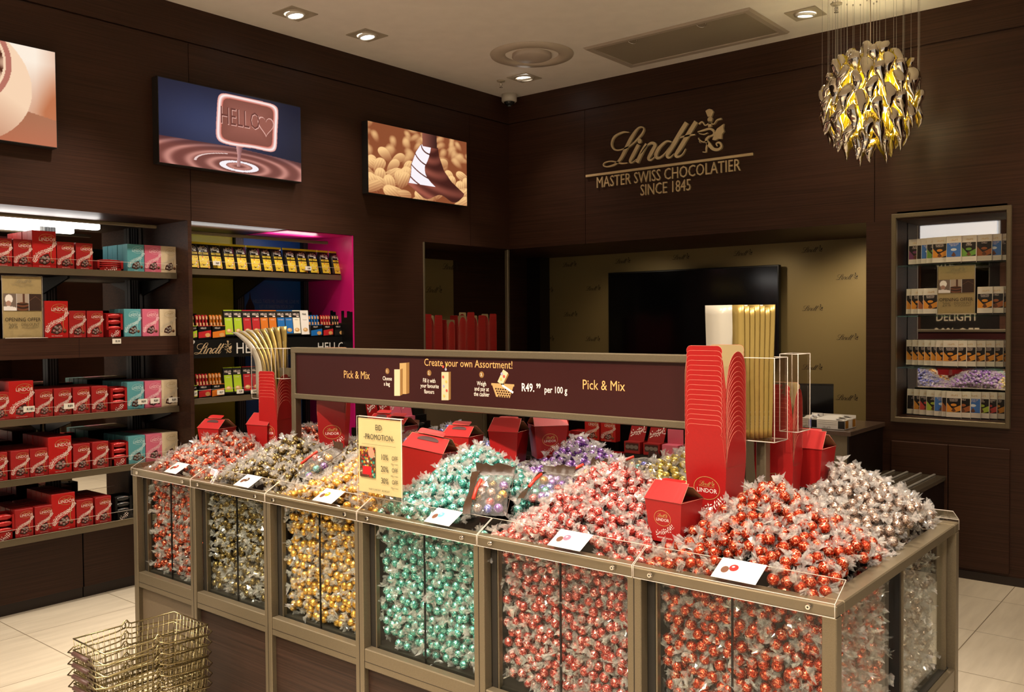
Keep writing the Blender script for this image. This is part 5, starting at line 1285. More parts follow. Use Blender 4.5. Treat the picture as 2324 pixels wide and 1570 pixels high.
# black pouches with yellow top
def pouch():
    w, h, d = 0.088, 0.170, 0.05
    b = MB(); N = 8; V = []
    for i in range(N + 1):
        v = i / N; th = d * (1 - v) ** .7 * (1 if v > .06 else .8) + .002; ww = w * (1 - .06 * math.sin(PI * v)); yb = .022 * v + (d - th) * .5
        V += [(-ww / 2, yb, v * h * .94), (-ww * .22, yb - .004 * (1 - v), v * h * .94), (ww * .22, yb - .004 * (1 - v), v * h * .94), (ww / 2, yb, v * h * .94), (ww / 2, yb + th, v * h * .94), (-ww / 2, yb + th, v * h * .94)]
    b.add(V, [(6 * i + k, 6 * i + (k + 1) % 6, 6 * i + 6 + (k + 1) % 6, 6 * i + 6 + k) for i in range(N) for k in range(6)] + [tuple(range(5, -1, -1))], 0, True)
    o = b.build('chocolate_pouch', mat('black_film', (0.008, 0.007, 0.006), 0.2, bump=.35, nscale=40)); tag(o, 'x', 'bag')
    b = MB(); y = .0455; b.box(-w / 2 - .002, w / 2 + .002, y - .002, y + .002, h * .925, h); b.build('yellow_seal', mat('yellow_film', (0.62, 0.48, 0.01), 0.3), o)
    fn = lambda a, c: (a, .022 * c / (h * .94) + (d - d * max(0, 1 - c / (h * .94)) ** .7) * .5 - .0065, c)
    q = MB(); q.flat(logo_at(w * .4, 0, h * .84), fn, 3); q.flat(xf2(text2('HELLO', w * .26, .85, bold=.0006), 1, 0, h * .715), fn, 0); q.flat(rect2(w * .12, w * .32, h * .655, h * .70), fn, 0)
    q.flat(rect2(-w * .36, -w * .06, h * .545, h * .625), fn, 1); q.flat(rect2(-w * .02, w * .38, h * .545, h * .625), fn, 1); q.flat(xf2(text2('MINI EMOTIS', w * .10, .85), 1, 0, h * .565), lambda a, c: (fn(a, c)[0], fn(a, c)[1] - .0006, c), 4)
    q.flat(rect2(-w * .36, w * .38, h * .07, h * .50), fn, 1)
    r = random.Random(2); g2 = lambda a, c: (fn(a, c)[0], fn(a, c)[1] - .0007, c)
    for k in range(16): q.flat(disc2(w * r.uniform(-.3, .32), h * r.uniform(.10, .47), w * r.uniform(.02, .055), None, 8), g2, r.choice([2, 2, 4, 0, 5]))
    q.flat(disc2(w * .30, h * .09, w * .09, None, 10), g2, 5)
    q.build('printed_front', [mat('pouch_white', (0.7, 0.68, 0.62), .5), mat('pouch_yellow', (0.68, 0.50, 0.03), .45), mat('pouch_red', (0.6, 0.09, 0.03), .5), M_GLD, M_INK, mat('pouch_orange', (0.5, 0.22, 0.03), .5)], o)
    return o
pp = pouch()
for k, px in enumerate([436, 461, 490, 519, 547, 578, 605, 631, 660, 685, 710, 737, 764]):
    y = at(px, 590, 'x', XF - .03)[1]; lab = f'black and yellow pouch, {ORD[k]} from the partition, top shelf of the second bay'
    o = pp if k == 0 else dup(pp); o.location = (XF - .015, float(y) + .002, 1.874); o.rotation_euler = (0, 0, PI / 2 + random.uniform(-.06, .06)); o['label'] = lab
for px, k in ((492, 'third'), (700, 'eleventh')): price_tag(px, 597 if px < 600 else 609, 'x', XF + .006, 'R89', f'white price tag in front of the {k} black and yellow pouch', 0.05, 0.026)
# slab bars and stick trays
BC = {'green': (0.36, 0.50, 0.02), 'red': (0.42, 0.015, 0.02), 'orange': (0.60, 0.16, 0.015), 'blue': (0.01, 0.13, 0.42), 'mango': (0.78, 0.74, 0.60), 'white': (0.80, 0.76, 0.74), 'black': (0.02, 0.018, 0.016)}
def slab(colr):
    w, h, d = 0.062, 0.165, 0.011
    b = MB().box(-w / 2, w / 2, 0, d, 0, h, 0, .0015); white = colr == 'white'
    o = b.build('chocolate_bar', mat('bar_white' if white else 'bar_black', (0.75, 0.72, 0.68) if white else (0.010, 0.009, 0.008), .4)); tag(o, 'x', 'chocolate bar')
    q = MB(); fn = lambda a, c: (a, -.0005, c); g2 = lambda a, c: (a, -.001, c)
    q.flat(rect2(-w / 2 + .001, w / 2 - .001, h * .965, h), fn, 1); q.flat(xf2(text2('PINK' if white else 'HELLO', w * .30, .8, bold=.0004), 1, 0, h * .80), fn, 2 if white else 0); q.flat(rect2(w * .05, w * .34, h * .73, h * .775), fn, 0)
    if not white: q.flat(rect2(-w * .42, w * .42, h * .06, h * .70), fn, 1)
    q.flat(disc2(0, h * .2, w * .30, w * .22, 12), g2, 3); q.flat(disc2(-w * .05, h * .22, w * .16, w * .11, 12), lambda a, c: (a, -.0014, c), 4); q.flat(xf2(text2({'green': 'COOKIES', 'red': 'CRUNCHY', 'orange': 'CARAMEL', 'blue': 'STRAWBERRY', 'mango': 'MANGO', 'white': 'Cheesecake', 'black': 'NOUGAT'}[colr], w * .13, .8), 1, 0, h * .60), g2, 2 if colr in ('mango', 'white') else 0)
    q.build('printed_front', [M_WPR, mat('bar_' + colr, BC[colr], .4), M_INK, mat('biscuit', (0.55, 0.30, 0.10), .5), mat('biscuit_light', (0.75, 0.55, 0.30), .5)], o); return o
SL_ = {c: slab(c) for c in ('green', 'red', 'orange', 'blue', 'mango', 'white')}; usedS = set()
def put_slab(c, px, z, rz, label, zp, x=XF - .03, tilt=-0.14):
    y = at(px, zp, 'x', x)[1]
    o = SL_[c] if c not in usedS else dup(SL_[c]); usedS.add(c)
    o.location = (x, float(y), z); o.rotation_euler = (tilt, 0, rz); o['label'] = label
for k, (c, px) in enumerate([('green', 521), ('green', 542), ('red', 563), ('red', 583), ('orange', 602), ('orange', 621), ('blue', 640), ('blue', 658), ('mango', 675), ('white', 694)]):
    put_slab(c, px, 1.466, PI / 2 - .12, f'{c} tall chocolate bar, {ORD[k]} of the upright bars above the black fascia', 740)
for k, (c, px) in enumerate([('green', 520), ('green', 541), ('red', 563), ('red', 583), ('orange', 603)]):
    put_slab(c, px, 1.106, PI / 2 - .12, f'{c} tall chocolate bar, {ORD[k]} of the upright bars on the shelf below the black fascia', 870)
for px in (545, 577): price_tag(px, 888, 'x', XF + .006, 'R39', f'white price tag R39 under the {"second green" if px < 560 else "second red"} tall bar', 0.05, 0.026)
price_tag(441, 893, 'x', XF + .006, 'R37', 'white price tag R37 under the green stick tray, lower bar shelf', 0.04, 0.028); price_tag(501, 890, 'x', XF + .006, 'R37', 'white price tag R37 under the orange stick tray, lower bar shelf', 0.05, 0.028)
def stick_tray(px0, px1, zp, z, c, label, nst, lab2):
    x = XF - .012; y0, y1 = at(px0, zp, 'x', x)[1], at(px1, zp, 'x', x)[1]; w = float(y1 - y0) - .004; d = .075; h = .082
    m = mat('bar_' + c, BC[c], .4)
    b = MB(); b.box(-w / 2, w / 2, 0, .002, 0, h).box(-w / 2, w / 2, d - .002, d, 0, h).box(-w / 2, -w / 2 + .002, 0, d, 0, h).box(w / 2 - .002, w / 2, 0, d, 0, h).box(-w / 2, w / 2, 0, d, 0, .002)
    o = b.build('stick_tray', M_BLACK, None, (x, float((y0 + y1) / 2), z), (0, 0, PI / 2)); tag(o, label, 'tray')
    q = MB(); fn = lambda a, cc: (a, -.0006, cc); q.flat(([(-w * .48, h * .08), (w * .48, h * .16), (w * .48, h * .66), (-w * .48, h * .52)], [(0, 1, 2, 3)]), fn, 0); q.flat(rect2(-w / 2, w / 2, h * .96, h * 1.0), fn, 0); q.flat(disc2(w * .22, h * .3, w * .2, h * .16, 10), lambda a, cc: (a, -.001, cc), 1); q.flat(xf2(text2('HELLO', h * .17, .9), 1, -w * .1, h * .76), fn, 2)
    q.build('printed_front', [m, mat('biscuit', (0.55, 0.30, 0.10), .5), M_WPR], o)
    for i in range(nst):
        yy = float(y0) + (i + .5) * (w / nst) + .002; b = MB(); sw = w / nst * .82; n = 6; V = []
        for j in range(n):
            v = j / (n - 1); t = .009 * (.25 if j in (0, n - 1) else 1); V += [(-sw / 2, 0, v * .118), (0, -t, v * .118), (sw / 2, 0, v * .118), (0, t, v * .118)]
        b.add(V, [(4 * j + k, 4 * j + (k + 1) % 4, 4 * j + 4 + (k + 1) % 4, 4 * j + 4 + k) for j in range(n - 1) for k in range(4)] + [tuple(range(4))[::-1], tuple(range(4 * n - 4, 4 * n))], 0, True)
        for z0_ in (.02, .06): b.flat(rect2(-sw * .3, sw * .3, z0_ + .03, z0_ + .05), lambda a, cc: (a, -.0096, cc), 1)
        s = b.build('chocolate_stick', [mat('stick_' + c, tuple(k_ * .75 for k_ in BC[c]) if c != 'black' else BC[c], .25), mat('stick_tan', (0.55, 0.30, 0.14), .4)], None, (x - .03, yy, z + .030), (-.1, 0, PI / 2 + random.uniform(-.05, .05))); tag(s, lab2, 'chocolate stick', lab2.replace('chocolate stick', 'sticks'))
for (a, c_, c, n, w) in [(432, 448, 'green', 2, 'green tray by the partition'), (449, 480, 'red', 4, 'red tray nearest the partition'), (481, 512, 'orange', 4, 'orange tray'), (705, 732, 'blue', 4, 'blue tray past the white bar'), (733, 757, 'red', 4, 'red tray at the magenta end'), (758, 781, 'black', 4, 'black tray at the magenta end')]:
    stick_tray(a, c_, 745, 1.450, c, f'{w} of chocolate sticks above the black fascia', n, f'{c} wrapped chocolate stick in the {w}, upper bar row')
for (a, c_, c, n, w) in [(432, 449, 'green', 2, 'green tray by the partition'), (450, 480, 'red', 4, 'red tray'), (480, 510, 'orange', 4, 'orange tray')]:
    stick_tray(a, c_, 885, 1.090, c, f'{w} of chocolate sticks on the shelf below the black fascia', n, f'{c} wrapped chocolate stick in the {w}, lower bar row')
for k, (px, c) in enumerate([(470, 'green'), (500, 'green'), (527, 'red'), (553, 'orange'), (580, 'orange'), (604, 'blue')]):
    y = at(px, 975, 'x', XF - .03)[1]; b = MB().box(-.055, .055, 0, .09, 0, .085, 0, .001); o = b.build('bar_box', M_BLACK, None, (XF - .02, float(y), .762), (0, 0, PI / 2)); tag(o, f'black box of bars with {c} panel, {ORD[k]} along the low shelf of the second bay', 'box')
    q = MB(); q.flat(rect2(-.05, .05, .012, .045), lambda a, cc: (a, -.0006, cc), 0); q.flat(xf2(text2('HELLO', .026, .85), 1, 0, .055), lambda a, cc: (a, -.0006, cc), 1); q.build('printed_front', [mat('bar_' + c, BC[c], .4), M_WPR], o)

# ------------------------------------------------------------------ low product stand in front of the pier
t = thing('display_plinth', 'low dark product stand against the pier, mostly behind the truffle island', 'plinth', (-4.66, 4.40, 0))
MB().box(-.15, .13, -.34, .30, 0, .70, 0, .003).build('body', M_WOODY, t); MB().box(-.15, -.02, -.34, .30, .70, .82).build('rear_step', M_DARK, t)
def header_box(px, py, x, z, colm, label, w=.10, hd=.15, hb=.05):
    y = at(px, py, 'x', x)[1]; b = MB(); b.box(-w / 2, w / 2, 0, .09, 0, hb, 0, .001); o = b.build('header_display', colm, None, (x, float(y), z), (0, 0, PI / 2)); tag(o, label, 'display box')
    MB().add([(-w / 2, .03, hb), (w / 2, .03, hb), (w / 2, .065, hb + hd), (-w / 2, .065, hb + hd), (-w / 2, .033, hb), (w / 2, .033, hb), (w / 2, .068, hb + hd), (-w / 2, .068, hb + hd)], [(0, 1, 2, 3), (7, 6, 5, 4), (0, 3, 7, 4), (1, 5, 6, 2), (3, 2, 6, 7)]).build('header_card', colm, o)
    q = MB(); sprig(q, [(-w * .35, hb + hd * .5), (0, hb + hd * .62), (w * .4, hb + hd * .8)], .03, 8, lambda a, c: (a, .0285 + .035 * (c - hb) / hd, c), 0); q.build('printed_front', M_WPR, o)
M_PINKC = mat('pink_card', (0.66, 0.13, 0.20), 0.4)
for px, m, w in ((855, M_RED, 'red header display box on the low stand, nearer the magenta bay'), (883, M_RED, 'red header display box on the low stand, next to the pink ones'), (907, M_PINKC, 'pink header display box on the low stand, next to the red ones'), (931, M_PINKC, 'pink header display box on the low stand, next to the black one'), (957, M_BLACK, 'black header display box at the post end of the low stand')):
    header_box(px, 940, -4.68, .82, m, w)
for px, w in ((893, 'first'), (925, 'second'), (955, 'third')): put('bdisp', float(at(px, 970, 'x', -4.57)[1]), -4.56, .702, PI / 2, f'black foil sachet box on the low stand, {w} from the magenta bay')

# ------------------------------------------------------------------ lightbox pictures
M_LIGHTBOX = mat('lightbox_film', rough=0.5, attr='paint', estr=1.0)
M_SHELL = mat('lightbox_shell', (0.012, 0.010, 0.009), 0.5)
mixc = lambda a, c, t: a + (c - a) * np.clip(t, 0, 1)[..., None]
def art_bowl(u, v):
    U = 0.0 + u * 1.0
    A = np.array
    img = mixc(A([.99, .93, .86]) + 0 * u[..., None], A([.75, .45, .30]), np.clip((u - .74) / .24, 0, 1) * np.clip((.85 - v) / .5, .0, 1) + np.clip((u - .9) / .1, 0, 1) * .35)
    led = v < .42 - (u - .6) * .35; img = np.where(led[..., None], mixc(A([.64, .45, .34]) + 0 * u[..., None], A([.72, .42, .30]), (.5 - v) * 2), img)
    r = ((u - .52) / .36) ** 2 + ((v - .55) / .62) ** 2
    pot = r < 1; img = np.where(pot[..., None], mixc(A([.97, .83, .70]) + 0 * u[..., None], A([.62, .34, .24]), (1 - (u - .2) / .7) * .8 + (.3 - v)), img)
    rim = (np.abs(((u - .50) / .27) ** 2 + ((v - .78) / .48) ** 2 - 1) < .10); img = np.where(rim[..., None], A([.72, .44, .38]), img)
    ins = ((u - .50) / .25) ** 2 + ((v - .78) / .44) ** 2 < .95; img = np.where(ins[..., None], mixc(A([.36, .16, .10]) + 0 * u[..., None], A([.93, .74, .62]), .5 + .5 * np.sin(u * 40 + np.sin(v * 18) * 3)) * .85, img)
    return img
def art_tile(u, v):
    A = np.array; z = 0 * u[..., None]
    g = np.exp(-(((u - .35) / .5) ** 2 + ((v - .55) / .45) ** 2))
    img = A([.075, .08, .15]) + z + (A([.20, .23, .36]) - A([.075, .08, .15])) * g[..., None]
    surf = .30 - .10 * np.clip(u - .5, 0, 1) - .03 * (u - .2) ** 2 + .02
    cx, cy = .53, .085; rr = np.sqrt(((u - cx) / .42) ** 2 + ((v - cy) / .20) ** 2)
    rip = .5 + .5 * np.sin(rr * 19 - 1.4)
    ch = mixc(A([.40, .20, .18]) + z, A([.80, .55, .50]), rip ** 2 * .75 + .15); ch = mixc(ch, A([.22, .13, .17]), np.clip((v - surf + .09) / .09, 0, 1) * .55)
    img = np.where((v < surf)[..., None], ch, img)
    e = np.abs(rr - .28) < .055; img = np.where((e & (v < .2))[..., None], A([.97, .94, .96]), img); e2 = (np.abs(rr - .72) < .02) & (u < .45) & (v > cy); img = np.where(e2[..., None], A([.92, .80, .78]), img)
    st = (np.abs(u - .525 - (v - .1) * .03) < .012 + .10 * np.clip(v - .22, 0, 1)) & (v > .08) & (v < .42); img = np.where(st[..., None], mixc(A([.78, .58, .56]) + z, A([.45, .27, .29]), (u - .515) * 25), img)
    uu = u - .595 - (v - .62) * .04; vv = v - .655 + (u - .6) * .02
    q = np.maximum(np.abs(uu) / .222, np.abs(vv) / .318); k = (np.abs(uu / .222) ** 8 + np.abs(vv / .318) ** 8) ** .125 + .035 * np.sin(u * 22) * np.clip(.6 - v, 0, 1) * 2
    img = np.where((k < 1.0)[..., None], mixc(A([.80, .42, .36]) + z, A([1, .97, .96]), 1 - np.abs(k - .93) / .09), img)
    img = np.where((k < .83)[..., None], mixc(A([.48, .27, .23]) + z, A([.62, .37, .32]), 1 - q), img)
    return img
def art_almond(u, v):
    A = np.array; z = 0 * u[..., None]; img = A([.55, .30, .18]) + z; r = np.random.default_rng(5)
    for k in range(95):
        t = k / 95; cx, cy = r.random() * 1.1 - .05, .98 - t * 1.0 + r.normal() * .03; s = .075 + .055 * t; a = r.random() * 3; el = .55 + .1 * r.random()
        x = (u - cx) * 1.35; y = v - cy; X, Y = x * math.cos(a) + y * math.sin(a), -x * math.sin(a) + y * math.cos(a)
        d = (X / (s * 1.25)) ** 2 + (Y / (s * el * (1 + .3 * X / s))) ** 2
        sh = np.clip(.62 + (y - x * .4) / s * .45 + (.08 * np.sin(Y / s * 22) if t > .55 else 0), 0, 1); c = mixc(A([.50, .24, .14]) + z, A([.99, .80, .55]), sh)
        soft = np.clip((1 - d) / (.9 if t < .45 else .12), 0, 1); img = img + (c - img) * soft[..., None]
    # poured chocolate: a cone of folds with a bright glossy left face
    def halfw(v): return np.interp(v, [.05, .14, .24, .34, .46, .60, .74, .84], [.30, .33, .27, .215, .18, .145, .11, .085])
    def mid(v): return np.interp(v, [.05, .2, .35, .5, .7, .85], [.70, .66, .61, .575, .575, .60])
    x = (u - mid(v)) / halfw(v); ins = (np.abs(x) < 1) & (v < .82) & (v > .06 + .10 * np.abs(x) ** 3 + .05 * np.sin(u * 20))
    fold = np.sin((v + .42 * (u - .6) - .1 * x * x) * 34)
    c = mixc(A([.27, .12, .10]) + z, A([.66, .36, .29]), .45 + .30 * fold - .35 * x)
    hi = (x < -.02 + .22 * np.sin(v * 9 + 1)) & (x > -.97) & (v > .22) & (fold > -.93); c = np.where(hi[..., None], A([.985, .955, .975]), c)
    img = np.where(ins[..., None], c, img)
    stm = (np.abs(u - .60 - (v - .8) * -.02) < .075) & (v > .80); img = np.where(stm[..., None], mixc(A([.55, .32, .26]) + z, A([.22, .11, .10]), (u - .53) * 7), img)
    return img
def lightbox(y0, y1, z0, z1, art, label, nu, nv, extra=None):
    w, h = y1 - y0, z1 - z0
    t = thing('lightbox', label, 'lightbox', (XU + 0.062, (y0 + y1) / 2, z0), PI / 2)
    MB().box(-w / 2 - .004, w / 2 + .004, 0.0, 0.06, -.004, h + .004).build('housing', M_SHELL, t)
    picture('lit_picture', w, h, art, nu, nv, M_LIGHTBOX, t, (0, -0.001, 0))
    if extra: extra(t, w, h)
def tile_text(t, w, h):
    q = MB(); f = lambda a, c: (a, -0.0022, c); g = lambda a, c: (a, -0.0026, c)
    q.flat(xf2(text2('HELLO', .150, .62), 1, .043, h * .585), f, 2); q.flat(xf2(text2('HELLO', .150, .62, bold=-.0012), 1, .040, h * .592), g, 0)
    H = lambda s, dx: ([(.222 + dx + s * 16 * math.sin(a) ** 3 / 16, h * .665 + s * (13 * math.cos(a) - 5 * math.cos(2 * a) - 2 * math.cos(3 * a) - math.cos(4 * a)) / 14) for a in np.linspace(0, 2 * PI, 24, endpoint=False)], [tuple(range(24))])
    q.flat(H(.060, 0), f, 2); q.flat(H(.053, .001), g, 1)
    q.build('lettering', [mat('lit_dark', (0, 0, 0), .5, emit=srgb(104, 54, 48), estr=1.0), mat('lit_tile', (0, 0, 0), .5, emit=srgb(150, 88, 76), estr=1.0), mat('lit_light', (0, 0, 0), .5, emit=srgb(222, 170, 158), estr=1.0)], t)
lightbox(1.12, 2.088, 2.452, 2.936, art_bowl, 'lit picture of a chocolate pot, cut by the frame edge', 260, 130)
lightbox(2.648, 3.62, 2.452, 2.928, art_tile, 'lit picture of a chocolate tile reading HELLO above the left bay', 420, 206, tile_text)
lightbox(4.19, 5.198, 2.445, 2.938, art_almond, 'lit picture of melted chocolate poured over almonds', 420, 206)
# ================================================================== back wall: lettering, niche, counter, bench
t = thing('wall_lettering', 'gold raised wall lettering with script wordmark and dragon crest on dark wood', 'sign', (-3.333, YR, 2.48))
lx = lambda u, w, s: (u, s, w)
q = MB(); s_ = 1.0; f0 = lambda a, c: (-4.022 + a + 3.333, -0.020, 2.669 + c - 2.48)
v, f = LOGO; q.add([f0(a, c) for a, c in v], f, 0)
q.add([(x, -0.0005, z) for x, _, z in [f0(a, c) for a, c in v]], f, 0)
ed = {}
for g in f:
    for i in range(len(g)):
        e = (g[i], g[(i + 1) % len(g)]); k = tuple(sorted(e)); ed[k] = None if k in ed else e
n = len(v)
q.add([f0(a, c) for a, c in v] + [(f0(a, c)[0], -0.0005, f0(a, c)[2]) for a, c in v], [(e[0], e[1], n + e[1], n + e[0]) for e in ed.values() if e], 0)
q.build('script_wordmark', M_GOLD, t)
q = MB().box(-4.022 + 3.333, -2.644 + 3.333, -0.02, -0.0005, 0.176, 0.194, 0, .001); q.build('rule', M_GOLD, t)
def raised(s, size, sx, x, z, nm):
    m = text2(s, size, sx); q = MB(); v, f = xf2(m, 1, x, z); F = lambda y: [(a, y, c) for a, c in v]
    q.add(F(-0.014), f); ed = {}
    for g in f:
        for i in range(len(g)):
            e = (g[i], g[(i + 1) % len(g)]); k = tuple(sorted(e)); ed[k] = None if k in ed else e
    q.add(F(-0.014) + F(-0.0005), [(e[0], e[1], len(v) + e[1], len(v) + e[0]) for e in ed.values() if e]); q.build(nm, M_GOLD, t)
raised('MASTER SWISS CHOCOLATIER', 0.118, 0.735, 0.0, 0.085, 'motto_lettering'); raised('SINCE 1845', 0.118, 0.72, 0.008, -0.012, 'year_lettering')

# ------------------------------------------------------------------ framed niche with bars
t = thing('display_niche', 'taupe framed wall niche with glass shelves of white chocolate bars', 'niche', (-1.4115, YR, 0.905))
X0, X1, Z0, Z1 = -1.741 + 1.4115, -1.082 + 1.4115, -0.001, 2.183 - 0.905
for nm, a in (('frame_side', (X0, X0 + .031)), ('frame_side', (X1 - .026, X1))): MB().box(a[0], a[1], -.022, .01, Z0, Z1, 0, .004).build(nm, M_TAUPE, t)
MB().box(X0 + .002, X1 - .002, -.0215, .01, Z1 - .028, Z1, 0, .004).build('frame_top', M_TAUPE, t); MB().box(X0 + .002, X1 - .002, -.0215, .22, Z0, Z0 + .034, 0, .004).build('frame_sill', M_TAUPE, t)
MB().box(X0 + .033, X1 - .03, .215, .232, .03, Z1 - .03).build('mirror_back', M_MIRROR, t)
NZ = [1.868, 1.560, 1.244]
for z in NZ: MB().box(X0 + .033, X1 - .028, .008, .21, z - .906 - .008, z - .906).build('glass_shelf', clear_mat('shelf_glass', (0.82, 0.93, 0.88), .05, .02), t)
EXC = {'orange': (0.62, 0.25, 0.03), 'blue': (0.05, 0.16, 0.48), 'green': (0.14, 0.30, 0.05), 'purple': (0.16, 0.04, 0.12), 'dark': (0.025, 0.02, 0.02), 'red': (0.45, 0.05, 0.04), 'brown': (0.32, 0.10, 0.03), 'lime': (0.35, 0.45, 0.05)}
def fine_bar(c, title):
    w, h, d = 0.083, 0.163, 0.010
    b = MB().box(-w / 2, w / 2, 0, d, 0, h, 0, .0008); o = b.build('chocolate_bar', mat('bar_cream', (0.68, 0.62, 0.54), .35)); tag(o, 'x', 'chocolate bar')
    fn = lambda a, k: (a, -.0005, k); g2 = lambda a, k: (a, -.0009, k); g3 = lambda a, k: (a, -.0013, k)
    q = MB(); q.flat(rect2(-w * .46, w * .46, h * .235, h * .745), fn, 0); q.flat(rect2(-w / 2, w / 2, 0, h * .05), fn, 0)
    q.flat(([(-w * .46, h * .235), (w * .1, h * .235), (w * .46, h * .30), (w * .46, h * .5), (-w * .1, h * .36), (-w * .46, h * .58)], [(0, 1, 2, 3, 4, 5)]), g2, 1) if c not in ('blue', 'dark') else q.flat(rect2(-w * .46, w * .46, h * .235, h * .745) if c == 'blue' else rect2(-w * .3, w * .3, h * .44, h * .48), g2, 1)
    q.flat(([(-w * .16, h * .28), (0, h * .24), (w * .16, h * .28), (0, h * .42)], [(0, 1, 2, 3)]), g3, 2)
    q.flat(disc2(0, h * .50, w * (.2 if c != 'dark' else .08), h * .05, 12), g3, 4 if c == 'blue' else 1)
    q.flat(xf2(text2(title[0], w * .15, .85), 1, 0, h * .675), g3, 3); q.flat(xf2(text2(title[1], w * .12, .85), 1, 0, h * .625), g3, 3)
    q.flat(logo_at(w * .5, w * .02, h * .86), fn, 5); q.flat(rect2(-w * .35, w * .3, h * .14, h * .15), fn, 6)
    q.build('printed_front', [mat('panel_black', (0.012, 0.010, 0.009), .3), mat('exc_' + c, EXC[c], .35), mat('choc_piece', (0.12, 0.045, 0.02), .35), M_WPR, mat('salt_white', (0.6, 0.68, 0.75), .5), M_GLD, mat('pale_print', (0.5, .5, .5), .5)], o); return o
FB = {c: fine_bar(c, tt) for c, tt in {'orange': ('ROASTED', 'HAZELNUT'), 'blue': ('TOUCH OF', 'SEA SALT'), 'green': ('MINT', 'INTENSE'), 'purple': ('BLACK', 'CURRANT'), 'dark': ('90%', 'COCOA'), 'red': ('STRAWBERRY', 'INTENSE'), 'brown': ('CHILLI', ''), 'lime': ('LIME', 'INTENSE')}.items()}
UB = set()
def bar_row(z, zp, lefts, cols, full, rowname):
    for i, (px, c) in enumerate(zip(lefts, cols)):
        dep = YR + .05 + .012 * abs(i - full); p = at(px, zp, 'y', dep)
        x = float(p[0]) + .0415
        x = min(x, NX1 - .043); x = max(x, NX0 + .043)
        o = FB[c] if c not in UB else dup(FB[c]); UB.add(c)
        o.location = (x, dep, z); o.rotation_euler = (-.05, 0, 0); o['label'] = f'{ {"dark": "black", "lime": "lime green"}.get(c, c)} panelled chocolate bar, {ORD[i]} along the {rowname} niche shelf'
Zp = lambda a: 2000 + a / 2.855
bar_row(1.870, 570, [Zp(a) for a in (175, 228, 257, 292, 330, 420, 517, 616, 678, 742, 808)], ['purple', 'dark', 'blue', 'green', 'orange', 'blue', 'green', 'brown', 'blue', 'dark', 'orange'], 5, 'top')
bar_row(1.562, 680, [Zp(a) for a in (160, 192, 236, 270)], ['orange', 'orange', 'brown', 'orange'], 3, 'second, before the offer sign,')
bar_row(1.562, 680, [Zp(a) for a in (620, 690, 735)], ['orange', 'brown', 'orange'], 0, 'second, past the offer sign,')
bar_row(1.246, 800, [Zp(a) for a in (160, 198, 236, 276, 318, 352, 398, 455, 515, 575, 635, 690, 745)], ['orange'] * 13, 6, 'third')
bar_row(0.940, 910, [Zp(a) for a in (165, 208, 246, 290, 342, 390, 420, 480, 545, 600, 650, 700, 752)], ['dark', 'orange', 'red', 'lime', 'blue', 'brown', 'orange', 'brown', 'blue', 'lime', 'red', 'orange', 'dark'], 6, 'lowest')
po = at(2169, 714, 'y', YR + 0.03)
offer_stand((float(po[0]), YR + 0.036, 1.563), 0, 'opening-offer sign stand on a glass shelf of the back-wall niche', .207, 0.292)
# cabinet doors below
t = thing('wall_cabinet', 'pair of dark wood cupboard doors below the framed niche', 'cabinet', (-1.41, YR, 0.066))
for a, c in ((-1.737, -1.4125), (-1.4085, -1.083)):
    MB().box(a + 1.41, c + 1.41, -.018, -.0005, 0, .722, 0, .0025).build('door', M_WOODX, t)
structure(MB().box(-1.78, 4.2, YR - .006, YR - .0004, 0, .05).build('baseboard_back', MATS['plinth_dark']))

# ------------------------------------------------------------------ cash counter
M_CTOP = mat('counter_top', (0.085, 0.055, 0.040), 0.3, noise=.1, nscale=200); M_CGREY = mat('counter_front', (0.125, 0.098, 0.062), .5, noise=.06, nscale=250)
t = thing('cash_counter', 'taupe cash counter with dark stone top and open product shelves at the front', 'counter', (-3.0, 5.45, 0))
cx, cy = 3.0, -5.45
MB().box(-4.20 + cx, -1.775 + cx, 5.155 + cy, 5.775 + cy, .872, .9, 0, .003).build('counter_top', M_CTOP, t)
MB().box(-2.42 + cx, -1.80 + cx, 5.172 + cy, 5.20 + cy, 0, .872).build('front_panel', M_CGREY, t)
MB().box(-1.812 + cx, -1.79 + cx, 5.173 + cy, 5.775 + cy, 0, .8715).build('end_panel', M_DARK, t)
MB().box(-4.18 + cx, -2.42 + cx, 5.48 + cy, 5.50 + cy, 0, .872).build('back_panel', M_DARK, t)
for x in (-4.19, -3.02, -2.44): MB().box(x + cx, x + .02 + cx, 5.172 + cy, 5.48 + cy, 0, .8718).build('divider', M_WOODX, t)
for z in (.60, .44): MB().box(-4.17 + cx, -2.44 + cx, 5.20 + cy, 5.48 + cy, z - .012, z).build('shelf', M_DARK, t)
# a low front display table carrying the red boxes seen under the sign
t = thing('display_table', 'low dark display table of red boxes in front of the cash counter', 'table', (-3.30, 4.95, 0))
MB().box(-.90, .72, -.13, .18, .60, .622, 0, .002).build('tabletop', M_DARK, t); MB().box(-.90, -.02, .02, .18, .622, .742).build('raised_step', M_DARK, t)
for x in (-.88, .68):
    for y in (-.11, .14): MB().box(x, x + .03, y, y + .03, 0, .60).build('leg', M_DARK, t)
PROTO['small'] = paint_box(0.115, 0.135, 0.06, (0.40, 0.010, 0.008), 'small_red', (0.7, .5, .4), True); NAMES['small'] = 'red carton'
sm = [(1219, 960, 'first'), (1262, 960, 'second'), (1341, 966, 'third'), (1378, 966, 'fourth')]
for k, (px, py, w) in enumerate(sm):
    p = at(px, py, 'y', 4.96); o = PROTO['small'] if k == 0 else dup(PROTO['small']); o.location = (float(p[0]), 4.97, .743); o['label'] = f'red truffle carton under the sign board, {w} along the step of the low table'
def putR(kind, px, y, z, label, sc=1.0):
    p = at(px, 980, 'y', y); put(kind, y, float(p[0]), z, 0.0, label, None, sc)
putR('flat', 1308, 4.97, .743, 'low red sachet tray between the red cartons under the sign board', .85)
